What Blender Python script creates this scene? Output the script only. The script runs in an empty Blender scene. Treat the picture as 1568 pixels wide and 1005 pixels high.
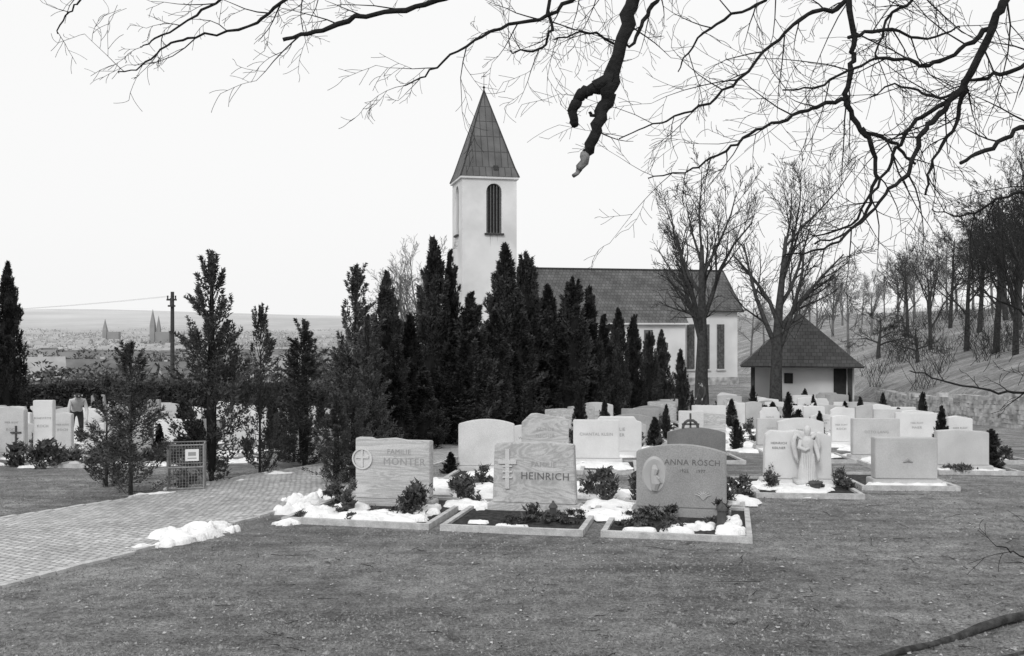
import bpy, math, random, bmesh
from mathutils import Vector, Matrix, noise
import numpy as np
R=random.Random(11)
F=1524.4; H=2.6
scene=bpy.context.scene
COL=scene.collection
def ss(t):
    t=max(0.0,min(1.0,t)); return t*t*(3-2*t)
def ip(v,a,b): return float(np.interp(v,a,b))
def xwall(y):
    return 18+(min(y,75)-33)*.15
def tz(x,y):
    z=ip(y,[13,17,20,25,30,35,42,50,62,95],[0,-.07,-.2,-.45,-.72,-1.0,-1.42,-1.78,-1.87,-2.1])
    wl=ss((-x-4)/14.); wr=ss((x-14)/14.)
    z+= wl*ip(y,[50,80,120,180,300,600,1000],[0,-1.6,-4.2,-7.6,-12,-18,-25]) + (1-wl)*(1-wr)*(-25*ss((y-105)/500.))
    e=x-xwall(y)-.35
    if e>0:
        z+= ip(y,[20,33,56,62],[1.3,1.3,.7,.45])*ss(e/.6)+8*(1-math.exp(-e*.05))
    if y>3000:
        z+= ss((y-3400)/4600.)*(138+55*noise.noise(Vector((x/2300.,y/4000.,1.3))))
    if y<70: z+=.03*noise.noise(Vector((x*.35,y*.35,0)))
    elif y<2500: z+=.6*ss((y-90)/200)*noise.noise(Vector((x*.02,y*.02,0)))
    return z
def gd(px,py):
    a,b=5.,150.
    for _ in range(40):
        m=(a+b)/2
        f=502.5+(H-tz((px-784)/F*m,m))/m*F
        if f>py: a=m
        else: b=m
    return (a+b)/2
def X(px,d): return (px-784)/F*d
def Zp(py,d): return H-(py-502.5)/F*d
def G(px,py):
    d=gd(px,py); return X(px,d),d

# ---------------- materials
def mat(name,c1,c2=None,scale=5,rough=.85,bump=0.,bscale=None,detail=6,spec=.2,lo=.35,hi=.65,c3=None,s3=.5,rnd=None,speck=0):
    m=bpy.data.materials.new(name); m.use_nodes=True
    nt=m.node_tree; b=nt.nodes['Principled BSDF']
    b.inputs['Roughness'].default_value=rough
    b.inputs['Specular IOR Level'].default_value=spec
    c2=c1 if c2 is None else c2
    tc=nt.nodes.new('ShaderNodeTexCoord')
    n=nt.nodes.new('ShaderNodeTexNoise'); n.inputs['Scale'].default_value=scale; n.inputs['Detail'].default_value=detail
    nt.links.new(tc.outputs['Object'],n.inputs['Vector'])
    r=nt.nodes.new('ShaderNodeValToRGB'); r.color_ramp.elements[0].position=lo; r.color_ramp.elements[1].position=hi
    r.color_ramp.elements[0].color=(c1,c1,c1,1); r.color_ramp.elements[1].color=(c2,c2,c2,1)
    nt.links.new(n.outputs['Fac'],r.inputs['Fac'])
    out=r.outputs['Color']
    if c3 is not None:
        n3=nt.nodes.new('ShaderNodeTexNoise'); n3.inputs['Scale'].default_value=s3; n3.inputs['Detail'].default_value=4
        nt.links.new(tc.outputs['Object'],n3.inputs['Vector'])
        r3=nt.nodes.new('ShaderNodeValToRGB'); r3.color_ramp.elements[0].position=.45; r3.color_ramp.elements[1].position=.62
        nt.links.new(n3.outputs['Fac'],r3.inputs['Fac'])
        mx=nt.nodes.new('ShaderNodeMix'); mx.data_type='RGBA'
        nt.links.new(r3.outputs['Color'],mx.inputs[0]); nt.links.new(out,mx.inputs[6]); mx.inputs[7].default_value=(c3,c3,c3,1)
        out=mx.outputs[2]
    if rnd:
        oi=nt.nodes.new('ShaderNodeObjectInfo')
        mr=nt.nodes.new('ShaderNodeMapRange'); mr.inputs[3].default_value=rnd[0]; mr.inputs[4].default_value=rnd[1]
        nt.links.new(oi.outputs['Random'],mr.inputs[0])
        vm=nt.nodes.new('ShaderNodeVectorMath'); vm.operation='SCALE'
        nt.links.new(out,vm.inputs[0]); nt.links.new(mr.outputs[0],vm.inputs['Scale']); out=vm.outputs[0]
    if speck:
        n4=nt.nodes.new('ShaderNodeTexNoise'); n4.inputs['Scale'].default_value=70; n4.inputs['Detail'].default_value=5
        nt.links.new(tc.outputs['Object'],n4.inputs['Vector'])
        mr=nt.nodes.new('ShaderNodeMapRange'); mr.inputs[1].default_value=.3; mr.inputs[2].default_value=.7; mr.inputs[3].default_value=1-speck; mr.inputs[4].default_value=1+speck
        nt.links.new(n4.outputs['Fac'],mr.inputs[0])
        vm=nt.nodes.new('ShaderNodeVectorMath'); vm.operation='SCALE'
        nt.links.new(out,vm.inputs[0]); nt.links.new(mr.outputs[0],vm.inputs['Scale']); out=vm.outputs[0]
    nt.links.new(out,b.inputs['Base Color'])
    if bump:
        nb=nt.nodes.new('ShaderNodeTexNoise'); nb.inputs['Scale'].default_value=bscale or scale*4; nb.inputs['Detail'].default_value=8
        nt.links.new(tc.outputs['Object'],nb.inputs['Vector'])
        bp=nt.nodes.new('ShaderNodeBump'); bp.inputs['Strength'].default_value=bump; bp.inputs['Distance'].default_value=.03
        nt.links.new(nb.outputs['Fac'],bp.inputs['Height']); nt.links.new(bp.outputs['Normal'],b.inputs['Normal'])
    return m
def marble(name,c1,c2,sc,dist,rot=.5,w=.045):
    """veined stone: thin distorted veins over a cloudy body"""
    m=bpy.data.materials.new(name); m.use_nodes=True; nt=m.node_tree; b=nt.nodes['Principled BSDF']
    b.inputs['Roughness'].default_value=.55; b.inputs['Specular IOR Level'].default_value=.25
    tc=nt.nodes.new('ShaderNodeTexCoord'); mp=nt.nodes.new('ShaderNodeMapping'); mp.inputs['Rotation'].default_value=(0,rot,0); mp.inputs['Scale'].default_value=(.55,1,1.8)
    oi=nt.nodes.new('ShaderNodeObjectInfo')
    ad=nt.nodes.new('ShaderNodeVectorMath'); ad.operation='ADD'
    ph=nt.nodes.new('ShaderNodeMath'); ph.operation='MULTIPLY'; ph.inputs[1].default_value=30
    nt.links.new(oi.outputs['Random'],ph.inputs[0]); nt.links.new(tc.outputs['Object'],mp.inputs['Vector'])
    nt.links.new(mp.outputs['Vector'],ad.inputs[0]); nt.links.new(ph.outputs[0],ad.inputs[1])
    n=nt.nodes.new('ShaderNodeTexNoise'); n.inputs['Scale'].default_value=sc; n.inputs['Detail'].default_value=7; n.inputs['Distortion'].default_value=dist
    nt.links.new(ad.outputs[0],n.inputs['Vector'])
    r=nt.nodes.new('ShaderNodeValToRGB'); e=r.color_ramp.elements
    e[0].position=.3; e[0].color=(c2,c2,c2,1); e[1].position=.75; e[1].color=(c2*1.06,)*3+(1,)
    for p_,v_ in((.36,c2),(.40,c1),(.44,c2*.97),(.5-w,c2*.95),(.5,c1),(.5+w,c2),(.6,c1*1.08),(.64,c2)):
        a=e.new(p_); a.color=(v_,v_,v_,1)
    nt.links.new(n.outputs['Fac'],r.inputs['Fac'])
    n2=nt.nodes.new('ShaderNodeTexNoise'); n2.inputs['Scale'].default_value=70; n2.inputs['Detail'].default_value=4
    nt.links.new(tc.outputs['Object'],n2.inputs['Vector'])
    mr=nt.nodes.new('ShaderNodeMapRange'); mr.inputs[1].default_value=.3; mr.inputs[2].default_value=.7; mr.inputs[3].default_value=.88; mr.inputs[4].default_value=1.12
    nt.links.new(n2.outputs['Fac'],mr.inputs[0])
    vm=nt.nodes.new('ShaderNodeVectorMath'); vm.operation='SCALE'
    nt.links.new(r.outputs['Color'],vm.inputs[0]); nt.links.new(mr.outputs[0],vm.inputs['Scale'])
    nt.links.new(vm.outputs[0],b.inputs['Base Color'])
    bp=nt.nodes.new('ShaderNodeBump'); bp.inputs['Strength'].default_value=.2; bp.inputs['Distance'].default_value=.01
    nt.links.new(n2.outputs['Fac'],bp.inputs['Height']); nt.links.new(bp.outputs['Normal'],b.inputs['Normal'])
    return m
M={}
M['st1']=marble('marble_veined',.33,.50,1.8,1.2,.7)
M['st2']=mat('limestone',.50,.59,2.2,.8,.2,50,rnd=(.78,1.08),speck=.10)
M['st3']=mat('grey_granite',.25,.31,2.5,.6,.15,60,rnd=(.9,1.15),speck=.18)
M['st4']=mat('pale_marble',.62,.70,2.2,.7,.15,40,rnd=(.88,1.06),speck=.06)
M['st5']=mat('dark_granite',.13,.17,2.5,.5,.1,60,speck=.18)
M['wavy']=marble('travertine_banded',.34,.52,2.6,.8,.1)
M['wavy'].node_tree.nodes['Mapping'].inputs['Scale'].default_value=(.25,1,3.0)
M['kerb']=mat('kerb_stone',.38,.54,8,.8,.4,60,speck=.16)
M['soil']=mat('grave_soil',.022,.065,14,.95,1.0,50)
M['snow']=mat('old_snow',.76,.9,5,.7,.7,25)
M['letter']=mat('letter_dark',.13)
M['letter_mid']=mat('letter_mid',.30)
M['bronze']=mat('bronze_dark',.05,.09,20,.5)
M['conif']=mat('thuja_foliage',.016,.062,1.5,.8,lo=.35,hi=.68,rnd=(.7,1.5))
M['conif2']=mat('thuja_foliage_pale',.035,.11,1.5,.8,lo=.3,hi=.7,rnd=(.8,1.3))
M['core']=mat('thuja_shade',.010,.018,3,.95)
M['plant']=mat('plant_leaves',.03,.11,6,.6)
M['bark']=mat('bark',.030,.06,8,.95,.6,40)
M['barkfar']=mat('bark_distant_haze',.11,.17,3,.95)  # bark lightened for far trees, haze painted into its colour
M['barkblk']=mat('bark_near_black',.010,.022,20,.9,.5,60)  # near-black bark for the overhanging limbs and fallen twigs
M['torn']=mat('torn_wood',.10,.22,30,.9,.5,50)
M['wood_pale']=mat('weathered_log',.03,.08,14,.9,.6,40)
M['plaster']=mat('white_plaster',.64,.70,.6,.9,.15,40,c3=.56,s3=.35)
M['plaster2']=mat('pavilion_plaster',.55,.62,1,.9)
M['dark']=mat('dark_opening',.02,.03)
M['glass']=mat('leaded_glass',.05,.14,6,.35,spec=.5)
M['wood']=mat('dark_wood',.04,.06,10,.8)
M['metal']=mat('wire_metal',.20,.28,20,.5)
M['signw']=mat('sign_white',.7)
M['hedge']=mat('hedge_leaves',.03,.07,3,.9)
M['lant']=mat('lantern_plastic',.06,.09,5,.3,spec=.5)
M['jack']=mat('jacket_light',.45,.5,10); M['trou']=mat('trousers_dark',.04,.05,10); M['skin']=mat('skin',.35); M['hair']=mat('hair',.04)
M['jackd']=mat('coat_dark',.05,.07,10)
M['rubble']=mat('rubble_stone',.22,.52,2.5,.9,.7,20)
M['grass']=mat('grass_blades',.12,.32,2,.9)
M['litter']=mat('leaf_flakes',.06,.2,9,.9)
M['crumb']=mat('soil_crumbs',.12,.30,7,.95)
M['lightlit']=mat('pale_pebbles',.30,.5,9,.9)
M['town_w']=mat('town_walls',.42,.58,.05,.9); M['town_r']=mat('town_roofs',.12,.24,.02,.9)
M['town_w2']=mat('town_walls_far_haze',.50,.66,.02,.9); M['town_r2']=mat('town_roofs_far_haze',.28,.42,.01,.9)  # paler copies of the town materials, distance haze put into the colour
M['near_r']=mat('house_roof_tiles',.12,.17,.5,.9); M['near_r2']=mat('house_roof_light',.30,.38,.5,.9)
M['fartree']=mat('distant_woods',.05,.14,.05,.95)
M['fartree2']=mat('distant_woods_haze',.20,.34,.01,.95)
M['fartower']=mat('distant_spire_stone',.24,.28,.05,.95)

def roofmat(name,c1,c2,sx,sy,seam=False):
    m=bpy.data.materials.new(name); m.use_nodes=True; nt=m.node_tree; b=nt.nodes['Principled BSDF']; b.inputs['Roughness'].default_value=.75
    uv=nt.nodes.new('ShaderNodeUVMap')
    br=nt.nodes.new('ShaderNodeTexBrick'); br.inputs['Scale'].default_value=1
    br.inputs['Brick Width'].default_value=sx; br.inputs['Row Height'].default_value=sy; br.inputs['Mortar Size'].default_value=.018 if not seam else .03
    br.inputs['Color1'].default_value=(c1,c1,c1,1); br.inputs['Color2'].default_value=(c2,c2,c2,1); br.inputs['Mortar'].default_value=(c1*.45,)*3+(1,)
    if seam: br.offset=0
    nt.links.new(uv.outputs[0],br.inputs['Vector'])
    n=nt.nodes.new('ShaderNodeTexNoise'); n.inputs['Scale'].default_value=.8; n.inputs['Detail'].default_value=6
    nt.links.new(uv.outputs[0],n.inputs['Vector'])
    mr=nt.nodes.new('ShaderNodeMapRange'); mr.inputs[1].default_value=.3; mr.inputs[2].default_value=.7; mr.inputs[3].default_value=.7; mr.inputs[4].default_value=1.35
    nt.links.new(n.outputs['Fac'],mr.inputs[0])
    vm=nt.nodes.new('ShaderNodeVectorMath'); vm.operation='SCALE'
    nt.links.new(br.outputs['Color'],vm.inputs[0]); nt.links.new(mr.outputs[0],vm.inputs['Scale']); nt.links.new(vm.outputs[0],b.inputs['Base Color'])
    bp=nt.nodes.new('ShaderNodeBump'); bp.inputs['Strength'].default_value=.6; bp.inputs['Distance'].default_value=.03; bp.invert=True
    nt.links.new(br.outputs['Fac'],bp.inputs['Height']); nt.links.new(bp.outputs['Normal'],b.inputs['Normal'])
    return m
M['tile']=roofmat('nave_roof_tiles',.07,.11,.3,.36)
M['tile2']=roofmat('pavilion_roof_tiles',.030,.055,.3,.3)
M['seam']=roofmat('tower_roof_sheet',.085,.12,.5,1.3,True)
def cobble():
    m=bpy.data.materials.new('cobblestones'); m.use_nodes=True; nt=m.node_tree; b=nt.nodes['Principled BSDF']; b.inputs['Roughness'].default_value=.7
    uv=nt.nodes.new('ShaderNodeUVMap')
    nz=nt.nodes.new('ShaderNodeTexNoise'); nz.inputs['Scale'].default_value=3.5
    nt.links.new(uv.outputs[0],nz.inputs['Vector'])
    ad=nt.nodes.new('ShaderNodeVectorMath'); ad.operation='MULTIPLY_ADD'; ad.inputs[1].default_value=(.10,.10,0)
    nt.links.new(nz.outputs['Color'],ad.inputs[0]); nt.links.new(uv.outputs[0],ad.inputs[2])
    mp=nt.nodes.new('ShaderNodeMapping'); mp.inputs['Rotation'].default_value=(0,0,1.5708); nt.links.new(ad.outputs[0],mp.inputs['Vector'])
    br=nt.nodes.new('ShaderNodeTexBrick'); br.inputs['Scale'].default_value=1
    br.inputs['Brick Width'].default_value=.10; br.inputs['Row Height'].default_value=.095; br.inputs['Mortar Size'].default_value=.009; br.inputs['Mortar Smooth'].default_value=1.0
    br.inputs['Color1'].default_value=(.52,.52,.52,1); br.inputs['Color2'].default_value=(.34,.34,.34,1); br.inputs['Mortar'].default_value=(.20,.20,.20,1)
    nt.links.new(mp.outputs[0],br.inputs['Vector'])
    n=nt.nodes.new('ShaderNodeTexNoise'); n.inputs['Scale'].default_value=1.1; n.inputs['Detail'].default_value=12; n.inputs['Roughness'].default_value=.75
    nt.links.new(uv.outputs[0],n.inputs['Vector'])
    mr=nt.nodes.new('ShaderNodeMapRange'); mr.inputs[1].default_value=.3; mr.inputs[2].default_value=.7; mr.inputs[3].default_value=.6; mr.inputs[4].default_value=1.3
    nt.links.new(n.outputs['Fac'],mr.inputs[0])
    vm=nt.nodes.new('ShaderNodeVectorMath'); vm.operation='SCALE'
    nt.links.new(br.outputs['Color'],vm.inputs[0]); nt.links.new(mr.outputs[0],vm.inputs['Scale']); nt.links.new(vm.outputs[0],b.inputs['Base Color'])
    bp=nt.nodes.new('ShaderNodeBump'); bp.inputs['Strength'].default_value=.9; bp.inputs['Distance'].default_value=.02; bp.invert=True
    nt.links.new(br.outputs['Fac'],bp.inputs['Height']); nt.links.new(bp.outputs['Normal'],b.inputs['Normal'])
    return m
M['cobble']=cobble()
def groundmat():
    m=bpy.data.materials.new('ground_turf_soil'); m.use_nodes=True; nt=m.node_tree; b=nt.nodes['Principled BSDF']; b.inputs['Roughness'].default_value=.95
    b.inputs['Specular IOR Level'].default_value=.1
    g=nt.nodes.new('ShaderNodeNewGeometry')
    def N(s,d=8,r=.6,vec=None):
        n=nt.nodes.new('ShaderNodeTexNoise'); n.inputs['Scale'].default_value=s; n.inputs['Detail'].default_value=d; n.inputs['Roughness'].default_value=r
        nt.links.new(vec or g.outputs['Position'],n.inputs['Vector']); return n.outputs['Fac']
    def MR(v,a,b_,c,d):
        r=nt.nodes.new('ShaderNodeMapRange'); r.inputs[1].default_value=a; r.inputs[2].default_value=b_; r.inputs[3].default_value=c; r.inputs[4].default_value=d
        nt.links.new(v,r.inputs[0]); return r.outputs[0]
    def MUL(a,b_):
        r=nt.nodes.new('ShaderNodeMath'); r.operation='MULTIPLY'; nt.links.new(a,r.inputs[0])
        if isinstance(b_,float): r.inputs[1].default_value=b_
        else: nt.links.new(b_,r.inputs[1])
        return r.outputs[0]
    mp=nt.nodes.new('ShaderNodeMapping'); mp.inputs['Rotation'].default_value=(0,0,.3); mp.inputs['Scale'].default_value=(.22,2.4,1)
    nt.links.new(g.outputs['Position'],mp.inputs['Vector'])
    v=MUL(MR(N(.35,5),.34,.66,.66,1.22),MR(N(3.5,9,.72),.32,.68,.58,1.40))
    v=MUL(v,MR(N(1.0,7,.7,mp.outputs[0]),.35,.65,.72,1.22))
    v=MUL(MUL(v,MR(N(30.,6,.85),.36,.64,.35,1.7)),.275)
    ln=nt.nodes.new('ShaderNodeVectorMath'); ln.operation='LENGTH'; nt.links.new(g.outputs['Position'],ln.inputs[0])
    f=MR(ln.outputs['Value'],90,900,0,1); f2=MR(ln.outputs['Value'],900,7000,0,1)
    mx=nt.nodes.new('ShaderNodeMix'); mx.data_type='FLOAT'; nt.links.new(f,mx.inputs[0]); nt.links.new(v,mx.inputs[2])
    fv=MUL(MR(N(.01,6),.35,.65,.4,1.3),.27); nt.links.new(fv,mx.inputs[3])
    mx2=nt.nodes.new('ShaderNodeMix'); mx2.data_type='FLOAT'; nt.links.new(f2,mx2.inputs[0]); nt.links.new(mx.outputs[0],mx2.inputs[2])
    hv=MUL(MR(N(.0012,8),.35,.65,.85,1.1),.52); nt.links.new(hv,mx2.inputs[3])  # haze baked into the albedo: land pales with distance from origin
    cc=nt.nodes.new('ShaderNodeCombineColor')
    for i in range(3): nt.links.new(mx2.outputs[0],cc.inputs[i])
    nt.links.new(cc.outputs[0],b.inputs['Base Color'])
    bp=nt.nodes.new('ShaderNodeBump'); bp.inputs['Strength'].default_value=1.0; bp.inputs['Distance'].default_value=.09
    nt.links.new(N(7.,12,.8),bp.inputs['Height']); nt.links.new(bp.outputs['Normal'],b.inputs['Normal'])
    return m
M['ground']=groundmat()

# ---------------- mesh helpers
class MB:
    def __init__(s): s.v=[]; s.f=[]; s.m=[]
    def box(s,c,sz,mi=0,rot=0.,mtx=None):
        x,y,z=[k/2 for k in sz]; b=len(s.v); cr,sr=math.cos(rot),math.sin(rot)
        for dz in(-z,z):
            for dx,dy in((-x,-y),(x,-y),(x,y),(-x,y)):
                p=Vector((c[0]+dx*cr-dy*sr,c[1]+dx*sr+dy*cr,c[2]+dz))
                s.v.append(tuple(mtx@p) if mtx else tuple(p))
        for q in((0,3,2,1),(4,5,6,7),(0,1,5,4),(1,2,6,5),(2,3,7,6),(3,0,4,7)):
            s.f.append(tuple(b+i for i in q)); s.m.append(mi)
    def poly(s,pts,mi=0):
        b=len(s.v); s.v+= [tuple(p) for p in pts]; s.f.append(tuple(range(b,b+len(pts)))); s.m.append(mi)
    def tube(s,pts,rad,n=5,mi=0):
        pts=[Vector(p) for p in pts]
        b=len(s.v); t=(pts[1]-pts[0]).normalized()
        u=t.orthogonal().normalized()
        for i,p in enumerate(pts):
            if i>0:
                t2=(pts[min(i+1,len(pts)-1)]-pts[i-1]).normalized()
                u=(u-t2*u.dot(t2))
                u=u.normalized() if u.length>1e-6 else t2.orthogonal().normalized()
                t=t2
            w=t.cross(u)
            for k in range(n):
                a=2*math.pi*k/n; q=p+(u*math.cos(a)+w*math.sin(a))*rad[i]
                s.v.append((q.x,q.y,q.z))
        for i in range(len(pts)-1):
            for k in range(n):
                s.f.append((b+i*n+k,b+i*n+(k+1)%n,b+(i+1)*n+(k+1)%n,b+(i+1)*n+k)); s.m.append(mi)
        s.f.append(tuple(b+(len(pts)-1)*n+k for k in range(n))); s.m.append(mi)
    def mesh(s,name,mats,smooth=False):
        me=bpy.data.meshes.new(name); me.from_pydata(s.v,[],s.f)
        for m in mats: me.materials.append(m)
        if len(mats)>1: me.polygons.foreach_set('material_index',s.m)
        if smooth: me.polygons.foreach_set('use_smooth',[True]*len(s.f))
        me.update(); return me
    def obj(s,name,mats,smooth=False,parent=None):
        return addobj(name,s.mesh(name,mats,smooth),parent)
def addobj(name,me,parent=None,loc=(0,0,0),rot=0,sc=1):
    o=bpy.data.objects.new(name,me); COL.objects.link(o); o.location=loc; o.rotation_euler=(0,0,rot)
    o.scale=sc if isinstance(sc,(tuple,list)) else (sc,)*3
    if parent: o.parent=parent
    return o
def empty(name,loc=(0,0,0),rot=0):
    o=bpy.data.objects.new(name,None); COL.objects.link(o); o.location=loc; o.rotation_euler=(0,0,rot); o.empty_display_size=.3; return o

# ---------------- terrain
ys=list(np.arange(-14,62,.5))+list(np.geomspace(62,14000,100))
xn=list(np.arange(-30,30.01,.5)); xg=list(np.geomspace(31,9000,55))
xs=[-v for v in reversed(xg)]+xn+xg
g=MB()
for y in ys:
    for x in xs: g.v.append((x,y,tz(x,y)))
nx=len(xs)
for j in range(len(ys)-1):
    for i in range(nx-1):
        a=j*nx+i; g.f.append((a,a+1,a+1+nx,a+nx)); g.m.append(0)
g.obj('ground',[M['ground']],smooth=True)

# ---------------- path
pc=[(-10.6,2.5,3.5),(-9.0,6,3.4),(-6.15,11.6,3.2),(-4.45,15.2,2.7),(-3.5,18.2,2.3),(-2.5,21.5,2.1),(-1.5,25,2.0),(.1,30,1.9),(2,36,1.8),(4.2,44,1.8),(7.3,54,1.8)]
def cr(p,n=10):
    out=[]
    for i in range(len(p)-1):
        p0=np.array(p[max(i-1,0)]);p1=np.array(p[i]);p2=np.array(p[i+1]);p3=np.array(p[min(i+2,len(p)-1)])
        for k in range(n):
            t=k/n; out.append(.5*((2*p1)+(-p0+p2)*t+(2*p0-5*p1+4*p2-p3)*t*t+(-p0+3*p1-3*p2+p3)*t**3))
    out.append(np.array(p[-1],float)); return out
cp=cr(pc,14)
pm=MB(); uvs=[]; L=0; NW=8; km=MB()
rows=[]
for i,c in enumerate(cp):
    t=cp[min(i+1,len(cp)-1)]-cp[max(i-1,0)]; t=t[:2]/np.linalg.norm(t[:2]); nrm=np.array([t[1],-t[0]])
    if i: L+=np.linalg.norm(c[:2]-cp[i-1][:2])
    for k in range(NW+1):
        s=(k/NW-.5)*c[2]; q=c[:2]+nrm*s
        pm.v.append((q[0],q[1],tz(q[0],q[1])+.03)); uvs.append((L,s))
    rows.append((c,nrm,L,t))
for i in range(len(cp)-1):
    for k in range(NW):
        a=i*(NW+1)+k; pm.f.append((a,a+1,a+NW+2,a+NW+1)); pm.m.append(0)
po=pm.obj('cobblestone_path',[M['cobble']],smooth=True)
ul=po.data.uv_layers.new(name='UVMap')
for l in po.data.loops: ul.data[l.index].uv=uvs[l.vertex_index]
for sd in(-1,1):
    for i in range(len(rows)-1):
        c,nrm,l0,t=rows[i]; c2=rows[i+1][0]; seg=np.linalg.norm(c2[:2]-c[:2]); n=max(1,int(seg/.2))
        for k in range(n):
            f=(k+.5)/n; q=(c[:2]*(1-f)+c2[:2]*f)+nrm*sd*(c[2]/2+.04+R.uniform(-.012,.012))
            km.box((q[0],q[1],tz(q[0],q[1])-.002+R.uniform(-.014,.004)),(seg/n-R.uniform(.01,.04),.10,.08),0,math.atan2(t[1],t[0])+R.uniform(-.08,.08))
km.obj('path_edging',[M['kerb']])

# ---------------- leaf cloud helpers
def leaf(mb,p,d,l,w,mi=0,rng=R):
    d=d.normalized(); s=d.cross(Vector((rng.uniform(-1,1),rng.uniform(-1,1),rng.uniform(-1,1))))
    if s.length<1e-4: return
    s=s.normalized()*w; b=len(mb.v)
    a=p-s; c=p+s; e=p+d*l
    mb.v+= [(a.x,a.y,a.z),(c.x,c.y,c.z),(e.x,e.y,e.z)]; mb.f.append((b,b+1,b+2)); mb.m.append(mi)
def conifer(h,w,K,n,ls,rng,core=.6,ragged=1.0,ex=.85,low=.55,twigs=False):
    mb=MB()
    ph=rng.uniform(0,9)
    prof=lambda t:(w/2)*max(0,1-t)**ex*min(1,low+t*1.8)*1.12
    lump=lambda a,t:1+.34*noise.noise(Vector((math.cos(a)*1.2+ph,math.sin(a)*1.2,t*4.5)))
    mb.tube([(0,0,-.15),(0,0,h*.3),(0.02,0,h*.75)],[w*.04,w*.03,w*.012],6,2)
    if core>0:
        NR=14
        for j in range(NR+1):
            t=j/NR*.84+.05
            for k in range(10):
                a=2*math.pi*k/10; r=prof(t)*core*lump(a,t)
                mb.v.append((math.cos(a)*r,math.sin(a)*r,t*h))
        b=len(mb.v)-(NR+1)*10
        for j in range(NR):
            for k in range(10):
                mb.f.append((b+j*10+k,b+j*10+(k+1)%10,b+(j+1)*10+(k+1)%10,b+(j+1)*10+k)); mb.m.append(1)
    for k in range(K):
        a=rng.uniform(0,2*math.pi); t0=rng.uniform(0,.9)
        if k<5: t0=.84+.03*k
        L=h*rng.uniform(.07,.16)*(1.2-t0*.5)
        ca,sa=math.cos(a),math.sin(a); lm=lump(a,t0)
        r0=prof(t0)*rng.uniform(.35,.8)*lm
        r1=prof(min(1,t0+L/h*.8))*rng.uniform(.8,1.12+.25*ragged)*lm+.025*h*ragged*rng.random()**2
        base=Vector((ca*r0,sa*r0,t0*h)); tip=Vector((ca*r1,sa*r1,t0*h+L))
        if k<5: base=Vector((0,0,t0*h)); tip=Vector((rng.uniform(-.05,.05)*w,rng.uniform(-.05,.05)*w,h*(.95+.0125*k)))
        elif twigs: mb.tube([(0,0,t0*h*.92),tuple(base),tuple(tip)],[.012,.008,.003],3,2)
        pw=max(.03*w,min(.12*w,r0*.5))
        for i in range(n):
            s=rng.random()**.8; c=base.lerp(tip,s); rr=pw*(1-s)**.6*rng.random()**.5
            q=rng.uniform(0,6.283); o=Vector((math.cos(q)*rr,math.sin(q)*rr,rng.uniform(-.5,.5)*pw))
            d=Vector((ca*.5+math.cos(q)*.7,sa*.5+math.sin(q)*.7,rng.uniform(.0,1.3)))
            leaf(mb,c+o,d,ls*rng.uniform(.6,1.4),ls*rng.uniform(.2,.36),0,rng)
    return mb
def bush(mb,c,r,h,n,ls,mi=0,rng=R,up=.5):
    k=max(3,int(n/45)); cs=[]
    for i in range(k):
        a=rng.uniform(0,6.283); t=rng.random(); rr=r*.75*math.sqrt(rng.random())*(1-t*.5); cs.append((math.cos(a)*rr,math.sin(a)*rr,t*h*.8))
    for i in range(n):
        cc_=rng.choice(cs); a=rng.uniform(0,6.283); q=r*.38
        p=Vector((c[0]+cc_[0]+rng.gauss(0,q*.5),c[1]+cc_[1]+rng.gauss(0,q*.5),c[2]+max(0,cc_[2]+rng.gauss(0,h*.1))))
        leaf(mb,p,Vector((math.cos(a),math.sin(a),rng.uniform(-.2,1)+up)),ls*rng.uniform(.6,1.4),ls*.28,mi,rng)
CT=[]
for i,(e_,lo_) in enumerate([(.75,.6),(.95,.7),(.8,.5),(.65,.5)]):
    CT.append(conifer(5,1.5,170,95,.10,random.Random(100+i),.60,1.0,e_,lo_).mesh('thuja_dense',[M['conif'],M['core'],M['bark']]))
CS=[]
for i,(e_,lo_,K_,co_) in enumerate([(.75,.5,125,.18),(.95,.6,120,.2),(.8,.75,85,0),(.7,.55,75,0)]):
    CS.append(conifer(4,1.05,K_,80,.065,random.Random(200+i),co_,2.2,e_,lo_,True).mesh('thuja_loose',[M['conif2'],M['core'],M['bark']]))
def put_con(px,top,d,wpx,kind='d',ti=None):
    x=X(px,d); z0=tz(x,d); h=Zp(top,d)-z0; w=wpx/F*d
    if kind=='d': me=R.choice(CT); sc=(w/1.5,w/1.5,h/5)
    else: me=R.choice(CS) if ti is None else CS[ti]; sc=(w/1.05,w/1.05,h/4)
    addobj('thuja_tree',me,None,(x,d,z0-.03),R.uniform(0,6.28),sc)
for c in [(12,402,38,52),(592,416,25,66),(628,482,26,74),(665,364,28,76),(690,384,29,50),(688,525,27,70),(722,448,28,84),
 (648,560,25,70),(604,570,23,70),(742,560,29,80),(757,475,29,70),(773,374,31,78),(806,388,33,72),(795,465,30,80),(838,436,33.5,66),(830,550,31,80),(878,426,34,70),(902,440,35,62),(860,500,32,64),(905,560,34,54),
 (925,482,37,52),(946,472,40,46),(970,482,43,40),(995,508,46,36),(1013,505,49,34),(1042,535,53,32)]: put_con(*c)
for c in [(200,522,15.9,100,'s',2),(163,575,16.9,62,'s',3),(324,383,17.4,98,'s',0),(398,468,18.6,64,'s',3),(466,488,20.6,88,'s',1),(515,600,17.0,60,'s',1),(545,404,23,78,'s',0),(541,560,17.6,60,'s',1),(563,480,22,70,'s',1),(450,600,21.5,60,'s',3),(700,590,27,75,'s',1)]: put_con(*c)

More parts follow.
